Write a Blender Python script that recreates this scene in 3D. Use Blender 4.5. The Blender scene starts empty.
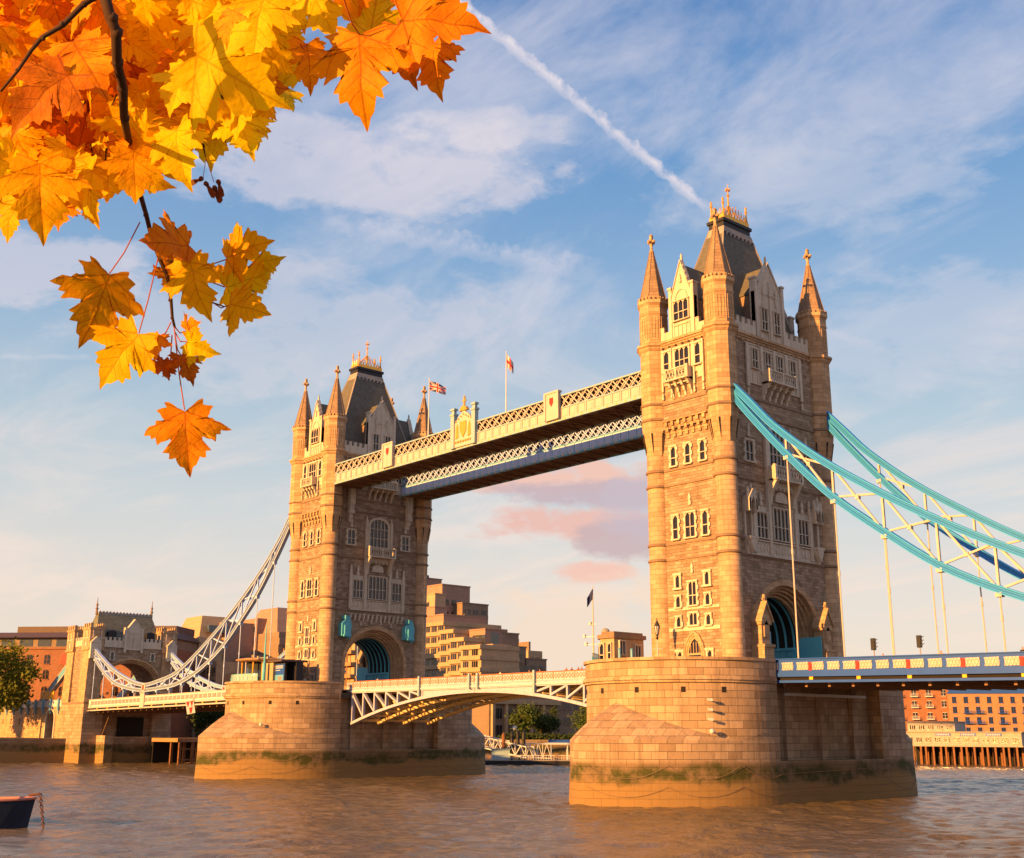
import bpy, bmesh, math, random
from mathutils import Vector, Matrix
R = math.radians
random.seed(7)
sc = bpy.context.scene
col = sc.collection

# ------------------------------------------------------------------ camera
CAM = Vector((86.032, -110.801, 7.0))
YAW, PITCH, ROLL, FPX = 2.429354, 0.254055, 0.0037056, 1165.735
fwd0 = Vector((math.cos(YAW), math.sin(YAW), 0)); rt0 = Vector((math.sin(YAW), -math.cos(YAW), 0)); zz = Vector((0, 0, 1))
FWD = math.cos(PITCH) * fwd0 + math.sin(PITCH) * zz
UP0 = -math.sin(PITCH) * fwd0 + math.cos(PITCH) * zz
RT = math.cos(ROLL) * rt0 + math.sin(ROLL) * UP0
UP = -math.sin(ROLL) * rt0 + math.cos(ROLL) * UP0
cd = bpy.data.cameras.new('camera'); cam = bpy.data.objects.new('camera', cd); col.objects.link(cam)
m = Matrix.Identity(4)
for i in range(3):
    m[i][0] = RT[i]; m[i][1] = UP[i]; m[i][2] = -FWD[i]; m[i][3] = CAM[i]
cam.matrix_world = m
cd.sensor_width = 36; cd.lens = 36 * FPX / 1024; cd.clip_start = 0.05; cd.clip_end = 20000
sc.camera = cam
sc.render.resolution_x = 1024; sc.render.resolution_y = 858

# ------------------------------------------------------------------ light
SUN_EL = R(13.5)
SUN_DIR = Vector((-0.012, -1.0, 0)).normalized() * math.cos(SUN_EL) + zz * math.sin(SUN_EL)   # towards the sun
sd = bpy.data.lights.new('sun', 'SUN'); sd.energy = 5.0; sd.angle = R(0.5); sd.color = (1.0, 0.45, 0.095)
so = bpy.data.objects.new('sun', sd); col.objects.link(so)
so.rotation_euler = (-SUN_DIR).to_track_quat('-Z', 'Y').to_euler()
w = bpy.data.worlds.new("World"); sc.world = w; w.use_nodes = True
nt = w.node_tree; N = nt.nodes; Lk = nt.links
for n in list(N): N.remove(n)
def nd(t, **k):
    n = N.new(t)
    for a, b in k.items(): setattr(n, a, b)
    return n
def mth(op, a, b=None, c=None, clamp=False):
    n = N.new('ShaderNodeMath'); n.operation = op; n.use_clamp = clamp
    for i, v in enumerate((a, b, c)):
        if v is None: continue
        if isinstance(v, (int, float)): n.inputs[i].default_value = v
        else: Lk.new(v, n.inputs[i])
    return n.outputs[0]
def rampn(fac, stops, interp='LINEAR'):
    n = N.new('ShaderNodeValToRGB'); n.color_ramp.interpolation = interp
    e = n.color_ramp.elements
    while len(e) < len(stops): e.new(0.5)
    for i, (p, c) in enumerate(stops):
        e[i].position = p; e[i].color = (c[0], c[1], c[2], 1) if hasattr(c, '__len__') else (c, c, c, 1)
    if fac is not None: Lk.new(fac, n.inputs[0])
    return n.outputs[0]
def mixc(f, a, b, mode='MIX'):
    n = N.new('ShaderNodeMix'); n.data_type = 'RGBA'; n.blend_type = mode
    for s, v in ((0, f), (6, a), (7, b)):
        if isinstance(v, (int, float)): n.inputs[s].default_value = v
        elif isinstance(v, tuple): n.inputs[s].default_value = (*v[:3], 1)
        else: Lk.new(v, n.inputs[s])
    return n.outputs[2]
sky = nd('ShaderNodeTexSky', sky_type='NISHITA', sun_disc=False, sun_elevation=SUN_EL,
         sun_rotation=math.atan2(SUN_DIR.x, SUN_DIR.y), air_density=1.0, dust_density=1.2, ozone_density=2.0)
tc = nd('ShaderNodeTexCoord'); G = tc.outputs['Generated']
sx = nd('ShaderNodeSeparateXYZ'); Lk.new(G, sx.inputs[0]); gx, gy, gz = sx.outputs
hsv = nd('ShaderNodeHueSaturation'); hsv.inputs['Saturation'].default_value = 1.25; hsv.inputs['Value'].default_value = 1.0
Lk.new(sky.outputs[0], hsv.inputs['Color'])
# warm evening haze near the horizon, deep blue higher up (colours relative to background strength 0.1)
elev = mth('MAXIMUM', gz, 0.0)
grad = rampn(elev, [(0.0, (7.6, 5.9, 4.6)), (0.11, (6.6, 5.8, 5.1)), (0.18, (5.4, 5.5, 5.4)), (0.25, (3.9, 4.8, 5.4)), (0.36, (2.3, 3.6, 5.3)), (0.5, (0.85, 2.3, 4.7)), (0.58, (0.45, 1.65, 4.0)), (1.0, (0.15, 0.8, 2.6))])
base = mixc(0.85, hsv.outputs[0], grad)
# cloud sheet: directions projected on a plane overhead
den = mth('ADD', elev, 0.12)
px = mth('DIVIDE', gx, den); py = mth('DIVIDE', gy, den)
cv = nd('ShaderNodeCombineXYZ'); Lk.new(px, cv.inputs[0]); Lk.new(py, cv.inputs[1])
def noise(vec, scale, detail, rough, dist=0.0, sc3=(1, 1, 1), rot=0.0, loc=(0, 0, 0)):
    mp = nd('ShaderNodeMapping'); mp.inputs['Scale'].default_value = sc3; mp.inputs['Rotation'].default_value = (0, 0, rot); mp.inputs['Location'].default_value = loc
    Lk.new(vec, mp.inputs[0])
    n = nd('ShaderNodeTexNoise'); n.inputs['Scale'].default_value = scale; n.inputs['Detail'].default_value = detail
    n.inputs['Roughness'].default_value = rough; n.inputs['Distortion'].default_value = dist
    Lk.new(mp.outputs[0], n.inputs['Vector']); return n.outputs[0]
n1 = noise(cv.outputs[0], 1.15, 9, 0.62, 0.6, (1, 1.9, 1), R(35), (3.1, 1.2, 0))
n2 = noise(cv.outputs[0], 0.55, 3, 0.5, 0.2, loc=(1.7, 4.4, 0))
cf = rampn(mth('ADD', mth('MULTIPLY', n1, 0.62), mth('MULTIPLY', n2, 0.38)), [(0.45, 0.0), (0.64, 1.0)], 'EASE')
cf = mth('MULTIPLY', cf, 0.7)
ccol = rampn(elev, [(0.0, (7.6, 5.8, 4.5)), (0.15, (7.0, 5.8, 5.1)), (0.35, (5.7, 5.4, 5.8)), (0.7, (5.0, 5.0, 5.9))])
base = mixc(cf, base, ccol)
# pink cumulus low over the river behind the central span
pd = nd('ShaderNodeVectorMath', operation='NORMALIZE'); Lk.new(G, pd.inputs[0])
def blob(px_, py_, sx_, sy_):
    d = (FWD + RT * ((px_ - 512) / FPX) - UP * ((py_ - 429) / FPX)).normalized()
    a = RT; b = UP
    def dot(v, k):
        q = nd('ShaderNodeVectorMath', operation='DOT_PRODUCT'); Lk.new(pd.outputs[0], q.inputs[0]); q.inputs[1].default_value = v
        return mth('MULTIPLY', mth('SUBTRACT', q.outputs['Value'], d.dot(v)), k)
    u = dot(a, FPX / sx_); v = dot(b, FPX / sy_)
    fr = nd('ShaderNodeVectorMath', operation='DOT_PRODUCT'); Lk.new(pd.outputs[0], fr.inputs[0]); fr.inputs[1].default_value = d
    r2 = mth('ADD', mth('MULTIPLY', u, u), mth('MULTIPLY', v, v))
    return mth('MULTIPLY', mth('SUBTRACT', 1.0, r2), mth('GREATER_THAN', fr.outputs['Value'], 0.0))
n3 = noise(pd.outputs[0], 13, 9, 0.6, 0.2, (1, 1, 2.0))
for (a_, b_, c_, d_, k_, cc) in [(585, 474, 115, 22, 1, (6.6, 4.3, 3.6)), (605, 494, 95, 18, .9, (4.4, 3.5, 3.8)), (565, 524, 100, 20, 1, (6.3, 4.0, 3.5)), (635, 541, 70, 22, .9, (4.6, 3.5, 3.6)), (592, 572, 45, 13, 0.9, (7.0, 4.3, 3.5)),
                           (650, 500, 55, 45, 0.6, (4.4, 3.9, 4.4)), (340, 165, 240, 48, 0.5, (6.1, 5.5, 5.8)), (480, 132, 90, 24, 0.45, (6.0, 5.5, 5.8)), (20, 262, 110, 36, 0.5, (6.0, 5.4, 5.7)), (800, 180, 170, 50, 0.4, (4.6, 4.8, 5.6)), (300, 330, 200, 70, 0.35, (6.0, 5.4, 5.6)), (920, 330, 200, 60, 0.35, (5.2, 5.1, 5.7)), (620, 645, 140, 70, 0.6, (7.2, 5.5, 4.2))]:
    f = mth('MULTIPLY', mth('ADD', blob(a_, b_, c_, d_), mth('MULTIPLY', mth('SUBTRACT', n3, 0.5), 4.6)), 1.5, clamp=True)
    base = mixc(mth('MULTIPLY', f, k_), base, cc)
# contrails: narrow great-circle bands of cloud
n4 = noise(pd.outputs[0], 75, 5, 0.6)
n5 = noise(pd.outputs[0], 14, 3, 0.6)
def trail(a, b, wpx, k):
    da = (FWD + RT * ((a[0] - 512) / FPX) - UP * ((a[1] - 429) / FPX)).normalized()
    db = (FWD + RT * ((b[0] - 512) / FPX) - UP * ((b[1] - 429) / FPX)).normalized()
    n = da.cross(db).normalized(); t = n.cross(da).normalized(); L = db.dot(t)
    q = nd('ShaderNodeVectorMath', operation='DOT_PRODUCT'); Lk.new(pd.outputs[0], q.inputs[0]); q.inputs[1].default_value = n
    dist = mth('ABSOLUTE', mth('ADD', q.outputs['Value'], mth('MULTIPLY', mth('SUBTRACT', n4, 0.5), wpx / FPX * 2.6)))
    q2 = nd('ShaderNodeVectorMath', operation='DOT_PRODUCT'); Lk.new(pd.outputs[0], q2.inputs[0]); q2.inputs[1].default_value = t
    al = mth('MULTIPLY', mth('SMOOTH_MIN', mth('MULTIPLY', mth('ADD', q2.outputs['Value'], 0.01), 40.0), mth('MULTIPLY', mth('SUBTRACT', L, q2.outputs['Value']), 40.0), 0.1), 1.0, clamp=True)
    f = mth('SUBTRACT', 1.0, mth('DIVIDE', dist, wpx / FPX), clamp=True)
    f = mth('MULTIPLY', mth('POWER', f, 0.6), mth('MULTIPLY', mth('MULTIPLY', mth('SUBTRACT', n4, 0.22), 2.4), k), clamp=True)
    return mth('MULTIPLY', f, al)
for a, b, wp, k in [((440, -14), (716, 216), 6.0, 1.05), ((330, 222), (600, 272), 12, 0.45), ((-10, 357), (110, 357), 3, 0.35), ((760, 310), (900, 355), 6, 0.25)]:
    base = mixc(trail(a, b, wp, k), base, (5.8, 5.4, 5.9))
bg = nd('ShaderNodeBackground'); Lk.new(base, bg.inputs[0]); bg.inputs[1].default_value = 0.05
wo = nd('ShaderNodeOutputWorld'); Lk.new(bg.outputs[0], wo.inputs[0])
sc.view_settings.view_transform = 'Standard'; sc.view_settings.look = 'None'; sc.view_settings.gamma = 1
sc.view_settings.exposure = 1.42
sc.view_settings.use_curve_mapping = False

# ------------------------------------------------------------------ materials
def mat(name, color, rough=0.8, metal=0.0, var=0.12, vscale=1.2, brick=None, bump=0.0, stain=None, spec=0.3, streak=0.0):
    """procedural: noise-varied base colour, optional coursed masonry in metres (brick=(w,h,mortar colour, variation))."""
    global N, Lk
    m = bpy.data.materials.new(name); m.use_nodes = True
    N = m.node_tree.nodes; Lk = m.node_tree.links
    bs = N['Principled BSDF']
    tc = nd('ShaderNodeTexCoord'); geo = nd('ShaderNodeNewGeometry')
    P = geo.outputs['Position']
    nz = noise(P, vscale, 6, 0.65)
    c = mixc(nz, tuple(x * (1 - var * 2) for x in color), tuple(min(1, x * (1 + var * 2)) for x in color))
    nzf = noise(P, vscale * 9, 4, 0.7)
    c = mixc(mth('MULTIPLY', nzf, var * 2.2), c, tuple(x * 0.55 for x in color))
    h = nzf
    if brick:
        bw, bh, mc, bv = brick
        b = nd('ShaderNodeTexBrick'); Lk.new(tc.outputs['UV'], b.inputs['Vector'])
        b.inputs['Scale'].default_value = 1; b.inputs['Brick Width'].default_value = bw; b.inputs['Row Height'].default_value = bh
        b.inputs['Mortar Size'].default_value = min(bw, bh) * 0.028; b.inputs['Mortar Smooth'].default_value = 0.6; b.inputs['Bias'].default_value = 0
        b.inputs['Color1'].default_value = (1 - bv, 1 - bv * 1.15, 1 - bv * 1.3, 1); b.inputs['Color2'].default_value = (1 + bv * .6, 1 + bv * .6, 1 + bv * .6, 1)
        b.inputs['Mortar'].default_value = (mc, mc, mc, 1)
        c = mixc(1.0, c, b.outputs['Color'], 'MULTIPLY')
        h = mth('ADD', mth('MULTIPLY', nzf, 0.5), mth('SUBTRACT', 1.0, b.outputs['Fac']))
    if streak:
        ns = noise(P, 1.0, 5, 0.7, 0, (1.6, 1.6, 0.09))
        f = rampn(ns, [(0.5, 0.0), (0.72, 1.0)])
        c = mixc(mth('MULTIPLY', f, streak), c, tuple(x * 0.38 for x in color))
    if stain == 'tide':
        s3 = nd('ShaderNodeSeparateXYZ'); Lk.new(P, s3.inputs[0]); z = s3.outputs[2]
        wv = noise(P, 0.16, 5, 0.6); wv2 = noise(P, 0.9, 5, 0.7)
        zz_ = mth('ADD', z, mth('MULTIPLY', mth('SUBTRACT', wv, 0.5), 4.0))
        # old water line: browner stone below 4.4 m, ochre below 2.6 m
        f1 = rampn(mth('MULTIPLY', z, 0.1), [(0.395, 1.0), (0.43, 0.0)])
        c = mixc(mth('MULTIPLY', f1, 0.75), c, (0.16, 0.105, 0.055))
        f2 = rampn(mth('MULTIPLY', zz_, 0.1), [(0.2, 1.0), (0.30, 0.0)])
        c = mixc(mth('MULTIPLY', f2, mth('ADD', 0.55, mth('MULTIPLY', wv2, 0.5)), clamp=True), c, (0.27, 0.165, 0.06))
        # weed
        fw = rampn(mth('MULTIPLY', zz_, 0.1), [(0.21, 0.0), (0.27, 1.0), (0.35, 1.0), (0.41, 0.0)])
        wn = rampn(mth('ADD', mth('MULTIPLY', wv2, 0.5), mth('MULTIPLY', noise(P, 0.28, 6, 0.65, loc=(4, 2, 9)), 0.5)), [(0.41, 0.0), (0.53, 1.0)])
        c = mixc(mth('MULTIPLY', mth('MULTIPLY', fw, wn), 0.92), c, (0.045, 0.052, 0.010))
    Lk.new(c, bs.inputs['Base Color'])
    bs.inputs['Roughness'].default_value = rough; bs.inputs['Metallic'].default_value = metal
    bs.inputs['Specular IOR Level'].default_value = spec
    if bump:
        bp = nd('ShaderNodeBump'); bp.inputs['Strength'].default_value = bump; bp.inputs['Distance'].default_value = 0.06
        Lk.new(h, bp.inputs['Height']); Lk.new(bp.outputs[0], bs.inputs['Normal'])
    return m
M = {}
M['granite'] = mat('granite_wall', (0.35, 0.262, 0.195), 0.9, brick=(0.85, 0.36, 0.4, 0.32), bump=1.0, var=0.2, streak=0.5)
M['ashlar'] = mat('ashlar_granite', (0.48, 0.322, 0.195), 0.85, brick=(1.15, 0.56, 0.42, 0.2), bump=0.6, var=0.15, streak=0.45)
M['portland'] = mat('pale_stone', (0.57, 0.50, 0.42), 0.85, var=0.2, bump=0.4, streak=0.6, vscale=2.0)
M['band'] = mat('string_course_stone', (0.24, 0.165, 0.12), 0.85, var=0.2, bump=0.3)
M['spire'] = mat('spire_stone', (0.31, 0.215, 0.15), 0.9, brick=(0.8, 0.42, 0.5, 0.15), bump=0.5, var=0.2, streak=0.4)
M['pier'] = mat('pier_granite', (0.40, 0.29, 0.20), 0.88, brick=(1.6, 0.74, 0.28, 0.26), bump=0.8, var=0.2, vscale=0.5, stain='tide', streak=0.7)
M['slate'] = mat('slate_roof', (0.125, 0.12, 0.105), 0.75, brick=(0.5, 0.3, 0.7, 0.15), bump=0.3, var=0.18)
M['gold'] = mat('gilded_metal', (0.85, 0.42, 0.06), 0.38, 0.55, var=0.1, spec=0.5)
M['leadblack'] = mat('black_lead', (0.02, 0.02, 0.028), 0.5, var=0.2)
M['lead'] = mat('grey_lead', (0.30, 0.27, 0.25), 0.6, var=0.2)
M['pane'] = mat('window_glass', (0.018, 0.018, 0.026), 0.12, var=0.3, spec=0.6)
M['dark'] = mat('recess_shade', (0.018, 0.015, 0.014), 0.9, var=0.2)  # near-black: shade of gaps and openings put into the colour
M['teal'] = mat('teal_paint', (0.008, 0.165, 0.55), 0.42, var=0.06, vscale=0.6, streak=0.15)
M['tealdark'] = mat('dark_teal_paint', (0.008, 0.10, 0.20), 0.45, var=0.06)
M['teallight'] = mat('light_teal_paint', (0.04, 0.33, 0.80), 0.45, var=0.06)
M['walkblue'] = mat('walkway_blue_paint', (0.42, 0.62, 0.78), 0.5, var=0.08)
M['coolwhite'] = mat('cool_white_paint', (0.40, 0.52, 0.82), 0.5, var=0.08, streak=0.2)
M['offwhite'] = mat('off_white_render', (0.34, 0.31, 0.30), 0.8, var=0.1, streak=0.3)
M['peach'] = mat('peach_white_paint', (0.40, 0.41, 0.56), 0.55, var=0.1, streak=0.3)
M['paleteal'] = mat('pale_teal_paint', (0.10, 0.42, 0.56), 0.5, var=0.08)
M['cream'] = mat('cream_paint', (0.47, 0.42, 0.41), 0.55, var=0.08, streak=0.25)
M['white'] = mat('white_paint', (0.50, 0.52, 0.56), 0.5, var=0.06, streak=0.15)
M['blue'] = mat('deep_blue_paint', (0.022, 0.085, 0.40), 0.42, var=0.08)
M['skyblue'] = mat('light_blue_paint', (0.13, 0.34, 0.52), 0.45, var=0.08)
M['greygreen'] = mat('grey_green_paint', (0.10, 0.15, 0.18), 0.5, var=0.08)
M['red'] = mat('red_paint', (0.65, 0.03, 0.02), 0.5, var=0.05)
M['amber'] = mat('amber_paint', (0.85, 0.42, 0.02), 0.5, var=0.05)
M['steelbrown'] = mat('brown_soffit_steel', (0.21, 0.12, 0.07), 0.7, var=0.15)
M['girder'] = mat('buff_girder_paint', (0.60, 0.46, 0.26), 0.6, var=0.12, streak=0.2)
M['asphalt'] = mat('asphalt', (0.05, 0.05, 0.05), 0.9)
M['paving'] = mat('paving', (0.25, 0.22, 0.19), 0.9)

# ------------------------------------------------------------------ mesh builder
class MB:
    def __init__(s): s.v = []; s.f = []; s.M = None; s.uv = {}; s.mi = []; s.cm = 0
    def at(s, o, U, Nn):          # facade frame: local (u, d outwards, z)
        s.M = (Vector((o[0], o[1], 0)), Vector((U[0], U[1], 0)), Vector((Nn[0], Nn[1], 0))); return s
    def p(s, q):
        if s.M:
            o, U, Nn = s.M; r = o + U * q[0] + Nn * q[1]; q = (r.x, r.y, q[2])
        s.v.append(tuple(q)); return len(s.v) - 1
    def face(s, idx, uv=None):
        if uv: s.uv[len(s.f)] = uv
        s.f.append(tuple(idx)); s.mi.append(s.cm)
    def quad(s, *pts): s.face([s.p(q) for q in pts]); return s
    def hexa(s, P):
        i = [s.p(q) for q in P]
        for f in ((0, 3, 2, 1), (4, 5, 6, 7), (0, 1, 5, 4), (1, 2, 6, 5), (2, 3, 7, 6), (3, 0, 4, 7)): s.face([i[k] for k in f])
        return s
    def box(s, x0, x1, y0, y1, z0, z1):
        return s.hexa([(x0, y0, z0), (x1, y0, z0), (x1, y1, z0), (x0, y1, z0), (x0, y0, z1), (x1, y0, z1), (x1, y1, z1), (x0, y1, z1)])
    def fb(s, u0, u1, z0, z1, d0, d1): return s.box(u0, u1, d0, d1, z0, z1)
    def taper(s, x0, x1, y0, y1, z0, X0, X1, Y0, Y1, z1):
        return s.hexa([(x0, y0, z0), (x1, y0, z0), (x1, y1, z0), (x0, y1, z0), (X0, Y0, z1), (X1, Y0, z1), (X1, Y1, z1), (X0, Y1, z1)])
    def prism(s, poly, z0, z1, cap=True):
        n = len(poly); a = [s.p((x, y, z0)) for x, y in poly]; b = [s.p((x, y, z1)) for x, y in poly]
        for k in range(n): s.face((a[k], a[(k + 1) % n], b[(k + 1) % n], b[k]))
        if cap: s.face(a[::-1]); s.face(b)
        return s
    def slab(s, poly, d0, d1):    # polygon in the (u, z) plane, extruded along d
        n = len(poly); a = [s.p((x, d0, z)) for x, z in poly]; b = [s.p((x, d1, z)) for x, z in poly]
        for k in range(n): s.face((a[k], a[(k + 1) % n], b[(k + 1) % n], b[k]))
        s.face(a[::-1]); s.face(b); return s
    def ring(s, outer, inner, d0, d1):   # band between two (u,z) polylines of equal length
        n = len(outer); A = [[s.p((x, d, z)) for x, z in L] for L in (outer, inner) for d in (d0, d1)]
        o0, o1, i0, i1 = A
        for k in range(n - 1):
            s.face((o1[k], o1[k + 1], i1[k + 1], i1[k])); s.face((o0[k], i0[k], i0[k + 1], o0[k + 1]))
            s.face((o0[k], o0[k + 1], o1[k + 1], o1[k])); s.face((i0[k], i1[k], i1[k + 1], i0[k + 1]))
        for k in (0, n - 1): s.face((o0[k], o1[k], i1[k], i0[k]))
        return s
    def lathe(s, prof, c=(0, 0), n=8, a0=22.5, cap=True):
        rows = []
        for r, z in prof: rows.append([s.p((c[0] + r * math.cos(R(a0 + 360 * k / n)), c[1] + r * math.sin(R(a0 + 360 * k / n)), z)) for k in range(n)])
        rm = max(r for r, z in prof) * 2 * math.pi / n
        for i in range(len(rows) - 1):
            for k in range(n):
                k2 = (k + 1) % n
                s.face((rows[i][k], rows[i][k2], rows[i + 1][k2], rows[i + 1][k]),
                       [(k * rm, prof[i][1]), ((k + 1) * rm, prof[i][1]), ((k + 1) * rm, prof[i + 1][1]), (k * rm, prof[i + 1][1])])
        if cap: s.face(rows[0][::-1]); s.face(rows[-1])
        return s
    def bar(s, a, b, w, h=None, up=(0, 0, 1)):
        h = h or w; a = Vector(a); b = Vector(b); d = (b - a).normalized(); u = Vector(up)
        if abs(d.dot(u)) > 0.98: u = Vector((0, 1, 0))
        x = d.cross(u).normalized() * w / 2; y = x.cross(d).normalized() * h / 2
        return s.hexa([a - x - y, a + x - y, a + x + y, a - x + y, b - x - y, b + x - y, b + x + y, b - x + y])
    def tube(s, pts, rad, n=8, cap=True):
        pts = [Vector(p) for p in pts]; rad = rad if hasattr(rad, '__len__') else [rad] * len(pts); rows = []
        pu = None
        for i, p in enumerate(pts):
            d = (pts[min(i + 1, len(pts) - 1)] - pts[max(i - 1, 0)]).normalized()
            if pu is None: pu = d.orthogonal().normalized()
            pu = (pu - d * pu.dot(d)).normalized(); q = d.cross(pu)
            rows.append([s.p(p + (pu * math.cos(2 * math.pi * k / n) + q * math.sin(2 * math.pi * k / n)) * rad[i]) for k in range(n)])
        for i in range(len(rows) - 1):
            for k in range(n): s.face((rows[i][k], rows[i][(k + 1) % n], rows[i + 1][(k + 1) % n], rows[i + 1][k]))
        if cap: s.face(rows[0][::-1]); s.face(rows[-1])
        return s
    def ball(s, c, r, n=10, sz=1.0):
        m_ = n // 2; return s.lathe([(max(0.001, r * math.sin(math.pi * k / m_)), c[2] - r * sz * math.cos(math.pi * k / m_)) for k in range(m_ + 1)], (c[0], c[1]), n, 0)
    def build(s, name, material, parent=None, smooth=False, recalc=True):
        me = bpy.data.meshes.new(name); off = wloc(parent) if parent else Vector((0, 0, 0))
        me.from_pydata([(v[0] - off.x, v[1] - off.y, v[2] - off.z) for v in s.v], [], s.f)
        uvl = me.uv_layers.new(name='UVMap')
        for fi, po in enumerate(me.polygons):
            if fi in s.uv:
                for k, li in enumerate(po.loop_indices): uvl.data[li].uv = s.uv[fi][k]
            else:
                nn = po.normal
                if abs(nn.z) > 0.95: t = Vector((1, 0, 0)); b = Vector((0, 1, 0))
                else: t = Vector((-nn.y, nn.x, 0)).normalized(); b = Vector((0, 0, 1))
                if t.x + t.y < 0: t = -t
                for li in po.loop_indices:
                    v = Vector(s.v[me.loops[li].vertex_index]); uvl.data[li].uv = (v.dot(t), v.dot(b))
        ms = material if isinstance(material, (list, tuple)) else [material]
        for q in ms: me.materials.append(M[q] if isinstance(q, str) else q)
        for fi, po in enumerate(me.polygons): po.material_index = s.mi[fi]; po.use_smooth = smooth
        if recalc:
            bm = bmesh.new(); bm.from_mesh(me); bmesh.ops.recalc_face_normals(bm, faces=bm.faces); bm.to_mesh(me); bm.free()
        o = bpy.data.objects.new(name, me); col.objects.link(o)
        if parent: o.parent = parent
        return o
def wloc(o):
    v = Vector((0, 0, 0))
    while o: v += o.location; o = o.parent
    return v
def tag(o, label=None, cat=None, group=None, kind=None):
    if label: o['label'] = label
    if cat: o['category'] = cat
    if group: o['group'] = group
    if kind: o['kind'] = kind
    return o
def thing(name, loc, label, cat, group=None):
    o = bpy.data.objects.new(name, None); col.objects.link(o); o.location = loc; o.empty_display_size = 0.5
    return tag(o, label, cat, group)
def struct(o): o['kind'] = 'structure'; return o
def at(px_, py_, dist):      # a point this many metres from the viewpoint
    return CAM + (FWD + RT * ((px_ - 512) / FPX) - UP * ((py_ - 429) / FPX)).normalized() * dist

# ================================================================== SETTING: water, banks
def water():
    global N, Lk
    m = bpy.data.materials.new('river_water'); m.use_nodes = True; N = m.node_tree.nodes; Lk = m.node_tree.links
    bs = N['Principled BSDF']; geo = nd('ShaderNodeNewGeometry'); P = geo.outputs['Position']
    nb = noise(P, 0.05, 4, 0.6)
    c = mixc(nb, (0.12, 0.088, 0.050), (0.175, 0.135, 0.085)); Lk.new(c, bs.inputs['Base Color'])
    bs.inputs['Roughness'].default_value = 0.13; bs.inputs['IOR'].default_value = 1.33; bs.inputs['Specular IOR Level'].default_value = 0.55
    rot = math.atan2(fwd0.y, fwd0.x)
    a = noise(P, 1.6, 5, 0.62, 0.4, (1.0, 0.6, 1), -rot)
    a2 = noise(P, 4.5, 4, 0.6, 0.4, (1.0, 0.6, 1), -rot + .5)
    h = mth('ADD', mth('MULTIPLY', a, 0.5), mth('MULTIPLY', a2, 0.12))
    bp = nd('ShaderNodeBump'); bp.inputs['Strength'].default_value = 1.0; bp.inputs['Distance'].default_value = 0.35
    Lk.new(h, bp.inputs['Height']); Lk.new(bp.outputs[0], bs.inputs['Normal'])
    # real wavelets on the reach round the bridge, flat sheet further off
    import numpy as np
    x0, x1, y0, y1, st = -205.0, 95.0, -130.0, 200.0, 0.5
    nx, ny = int((x1 - x0) / st), int((y1 - y0) / st)
    X, Y = np.meshgrid(np.linspace(x0, x1, nx), np.linspace(y0, y1, ny)); Z = np.zeros_like(X); rs = np.random.RandomState(4)
    wx = X + 1.3 * np.sin(Y * .11 + 1) + 2 * np.sin(Y * .037); wy = Y + 1.5 * np.sin(X * .09) + 2 * np.sin(X * .031 + 2)
    for k in range(56):
        lam = 1.25 * (6.0 / 1.25) ** rs.rand(); th = rs.normal(math.atan2(fwd0.y, fwd0.x) + .35, .75); kk = 2 * math.pi / lam
        Z += (0.018 * lam ** .7 / 3.0) * np.sin(kk * (wx * math.cos(th) + wy * math.sin(th)) + rs.rand() * 6.3) * (1 + .5 * np.sin(X * .05 * rs.rand() + Y * .06 * rs.rand() + k))
    ed = np.minimum(np.minimum(X - x0, x1 - X), np.minimum(Y - y0, y1 - Y)); Z *= np.clip(ed / 8, 0, 1)
    Z = Z + .01
    idx = (np.arange(ny - 1)[:, None] * nx + np.arange(nx - 1)[None, :]).ravel()
    V = [tuple(v) for v in np.stack([X.ravel(), Y.ravel(), Z.ravel()], 1).tolist()]
    me = bpy.data.meshes.new('river_water'); Fc = np.stack([idx, idx + 1, idx + nx + 1, idx + nx], 1).tolist()
    b_ = len(V); V += [(-3000, -3000, 0), (3000, -3000, 0), (3000, 4000, 0), (-3000, 4000, 0), (x0, y0, 0.01), (x1, y0, 0.01), (x1, y1, 0.01), (x0, y1, 0.01)]
    for k in range(4): Fc.append([b_ + k, b_ + (k + 1) % 4, b_ + 4 + (k + 1) % 4, b_ + 4 + k])
    me.from_pydata(V, [], Fc); me.materials.append(m); me.polygons.foreach_set('use_smooth', [True] * len(me.polygons)); me.update()
    o = bpy.data.objects.new('river_water', me); col.objects.link(o); struct(o)
water()
M['quay'] = mat('quay_wall_stone', (0.24, 0.18, 0.12), 0.9, brick=(1.4, 0.6, 0.5, 0.2), bump=0.5, var=0.2, stain='tide', vscale=0.4)
M['groundm'] = mat('bank_ground', (0.16, 0.13, 0.10), 0.95, var=0.2)
shore = [(-181.5, -900), (-181.5, -9.9), (-181, 12), (-168, 40), (-150, 58), (-133, 71), (-120.6, 86), (-108, 118), (-98, 155), (-90, 185), (-66, 212), (0, 300), (90, 420), (500, 1000), (500, 3500)]
q = MB()
back = [(x - 30000 if i in (0,) else x, y) for i, (x, y) in enumerate(shore)]
poly = shore + [(-6000, 3500), (-6000, -900)]
q.face([q.p((x, y, 5.2)) for x, y in poly])
struct(q.build('river_bank', 'groundm'))
q = MB()
for (a, b), (c, d) in zip(shore[:-1], shore[1:]):
    L = math.hypot(c - a, d - b); q.face([q.p(t) for t in ((a, b, -3), (c, d, -3), (c, d, 5.2), (a, b, 5.2))])
tag(q.build('quay_wall', 'quay'), 'weedy stone quay wall along the far north bank of the river', 'wall')
# near bank behind the viewpoint
q = MB(); q.box(92, 1500, -1500, 700, -3, 5.3); struct(q.build('near_bank', 'groundm'))

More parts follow.
